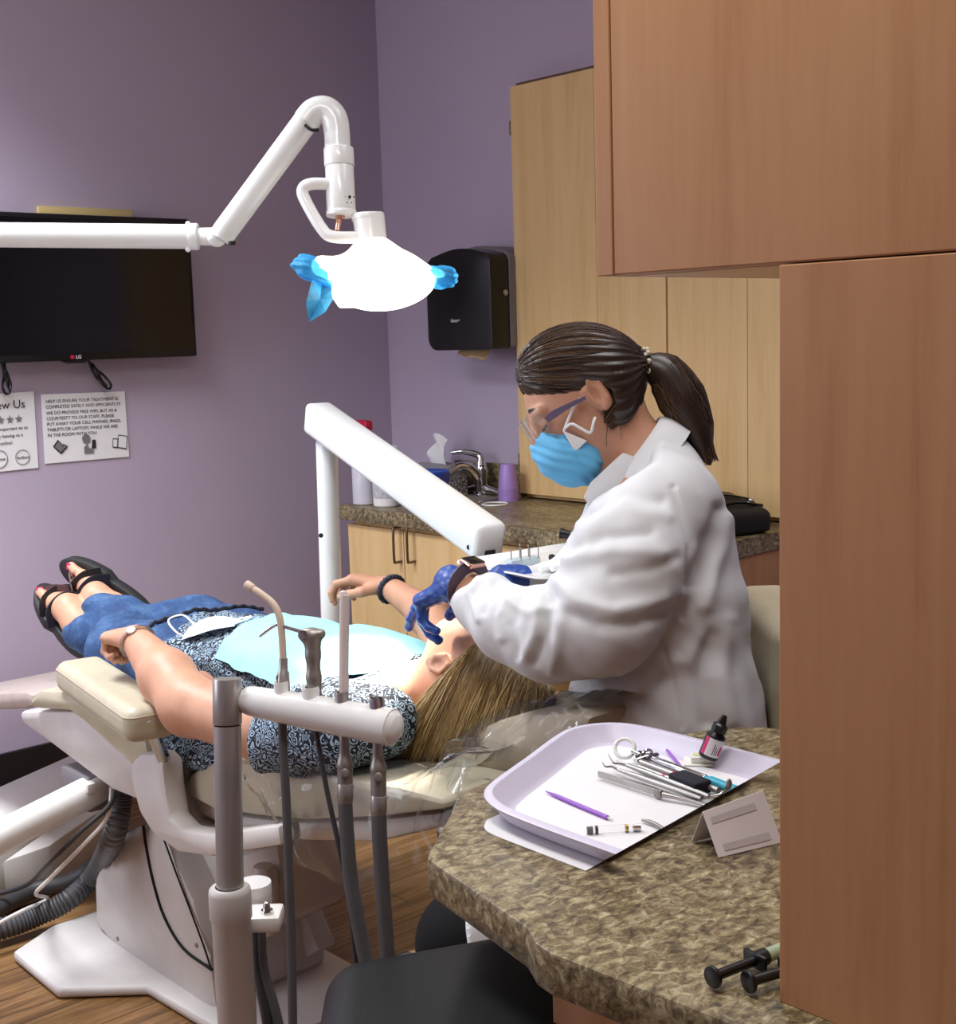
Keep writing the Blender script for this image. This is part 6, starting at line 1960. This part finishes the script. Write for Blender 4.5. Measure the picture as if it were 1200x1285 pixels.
explorer((776, 966), (880, 1002), [(768, 962, 0), (760, 962, .002), (756, 956, .006)], 'explorer', 'steel explorer with a short hook next to the flat handle', .009)
explorer((786, 960), (890, 999), [(776, 958, 0), (770, 957, .002), (763, 946, .006)], 'explorer', 'steel explorer with a long slanted tip behind the short-hooked one', .012)
t = thing('scaler', 'steel scaler with red marks running through the black grip sleeve', 'scaler', tz_(820, 965))
A, Bp = tz_(797, 954, .012), tz_(902, 992, .012)
mb = MB().tube([A, A * .9 + Bp * .1, Bp], [.0022, .0042, .0040], 16); bisect(mb, cA, cn_); obj('handle', mb, steel, t)
obj('red_mark', MB().cyl(A * .52 + Bp * .48, A * .49 + Bp * .51, .0043, seg=18), red_plastic, t)
A2, B2 = tz_(802, 962, .009), tz_(890, 997, .009)
obj('second_handle', MB().tube([A2, A2 * .4 + B2 * .6], [.003, .0038], 14), steel, t)
obj('red_mark', MB().cyl(A2 * .63 + B2 * .37, A2 * .60 + B2 * .40, .0041, seg=18), red_plastic, t)
g0, g1_ = tz_(850, 978, .011), tz_(882, 991, .011); d = nrm(g1_ - g0); s_ = nrm(np.cross((0, 0, 1), d))
tag(obj('grip_sleeve', MB().box((g0 + g1_) / 2 + [0, 0, .002], (np.linalg.norm(g1_ - g0) + .004, .026, .016), .003, 3, ax=(d, s_, (0, 0, 1))), mat('black_fabric_sleeve', (22, 22, 34), .8)), 'black sleeve wrapped round the bundle of steel instruments', 'sleeve')
t = thing('aspirating_syringe', 'steel syringe with a white thumb ring lying rearmost in the bundle', 'syringe', tz_(830, 955))
S0, S1 = tz_(812, 951, .014), tz_(886, 978, .014); d = nrm(S1 - S0)
rc_ = tz_(784, 939, .019); r1, r2 = nrm(R_ * .95 + U_ * .1 - F_ * .2), nrm(U_ * .8 + F_ * .5)
obj('thumb_ring', MB().tube([rc_ + r1 * math.cos(a) * .0125 + r2 * math.sin(a) * .0125 for a in np.linspace(0, 2 * math.pi, 33)[:-1]], .0028, 10, cyclic=True), white_gloss, t)
obj('plunger', MB().cyl(rc_ + d * .014, S0, .0025, seg=12), chrome, t)
obj('black_hub', MB().cyl(S0 - d * .016, S0 - d * .006, .006, seg=18, bev=.001), black_plastic, t)
obj('finger_grip', MB().tube([S0 - nrm(np.cross(d, (0, 0, 1))) * .018, S0, S0 + nrm(np.cross(d, (0, 0, 1))) * .018], [.003, .006, .003], 12, 3).tube([S0 + (np.cross(d, (0, 0, 1)) * math.cos(a) + np.array([0, 0, 1]) * math.sin(a)) * .010 for a in np.linspace(0, 2 * math.pi, 25)[:-1]], .002, 8, cyclic=True), chrome, t)
obj('barrel', MB().cyl(S0, S1, .0055, seg=22, bev=.0008), chrome, t)
tb_ = MB().cyl(S1, S1 + d * .010, .0048, seg=16).cyl(S1 + d * .008, S1 + d * .05, .0062, .0056, seg=18); bisect(tb_, cA, cn_); obj('needle_hub', tb_, teal, t)
t = thing('mouth_mirror', 'chrome spoon end curling up beside the teal needle hub', 'instrument', tz_(905, 994))
mm = MB().tube([tz_(884, 1000, .008), tz_(900, 999, .009), tz_(908, 994, .012), tz_(913, 988, .020)], [.0022, .0022, .0022, .0025], 12, 4); bisect(mm, cA, cn_); obj('shank', mm, chrome, t)
obj('spoon', MB().ball(tz_(915, 984, .023), (.0045, .003, .0065), 16), grey_metal, t)

# tent card and black syringes
t0 = on_z(902, 1076, CT + .001); t1 = on_z(982, 1057, CT + .001); t2 = on_z(868, 1057, CT + .001); t3 = t2 + (t1 - t0)
def lift_to(px, py, base):
    return at(px, py, float(to_px(base)[2]) + .0)
r0 = at(882, 1019, float(to_px((t0 + t2) / 2)[2])); r1_ = at(958, 992, float(to_px((t1 + t3) / 2)[2]))
t = thing('tent_card', 'folded white tent card standing on the worktop beside the lilac tray', 'card', (t0 + t3) / 2)
cardm = mat('grey_white_card', (226, 220, 224), .8, vary=.01)
obj('card', MB().grid(lambda u, v: (t0 * (1 - u) + t1 * u) * (1 - v) + (r0 * (1 - u) + r1_ * u) * v, 8, 4, .0006).grid(lambda u, v: (t2 * (1 - u) + t3 * u) * (1 - v) + (r0 * (1 - u) + r1_ * u) * v, 8, 4, .0006), cardm, t, False)
off = nrm(np.cross(t1 - t0, r0 - t0)); off = off if np.dot(off, -F_) > 0 else -off
for v0, v1, u0, u1 in ((.70, .84, .08, .8), (.10, .24, .12, .85)):
    obj('grey_band', MB().grid(lambda u, v: (t0 * (1 - (u0 + (u1 - u0) * u)) + t1 * (u0 + (u1 - u0) * u)) * (1 - (v0 + (v1 - v0) * v)) + (r0 * (1 - (u0 + (u1 - u0) * u)) + r1_ * (u0 + (u1 - u0) * u)) * (v0 + (v1 - v0) * v) + off * .0006, 2, 2, .0002), mat('faint_grey_print', (198, 192, 196), .8), t, False)


def bsyr(a, b, lab_, z=.012):
    A, Bp = on_z(a[0], a[1], CT + z), on_z(b[0], b[1], CT + z); d = nrm(Bp - A)
    t = thing('black_syringe', lab_, 'syringe', A - [0, 0, z])
    obj('thumb_pad', MB().cyl(A - d * .002, A + d * .002, .0095, seg=20, bev=.0008), black_plastic, t)
    obj('plunger', MB().cyl(A, Bp, .0045, seg=14), black_plastic, t)
    obj('flange', MB().box(Bp, (.004, .026, .014), .0015, ax=(d, nrm(np.cross((0, 0, 1), d)), (0, 0, 1))).cyl(Bp, Bp + d * .012, .0075, seg=18), black_plastic, t)
    obj('barrel', MB().cyl(Bp + d * .010, Bp + d * .075, .0062, seg=18), mat('pale_green_barrel', (160, 176, 150), .35), t)
bsyr((895, 1226), (948, 1205), 'black syringe lying on the worktop farther from the corner of the side panel')
bsyr((940, 1232), (990, 1217), 'black syringe lying nearer the bottom corner of the side panel')
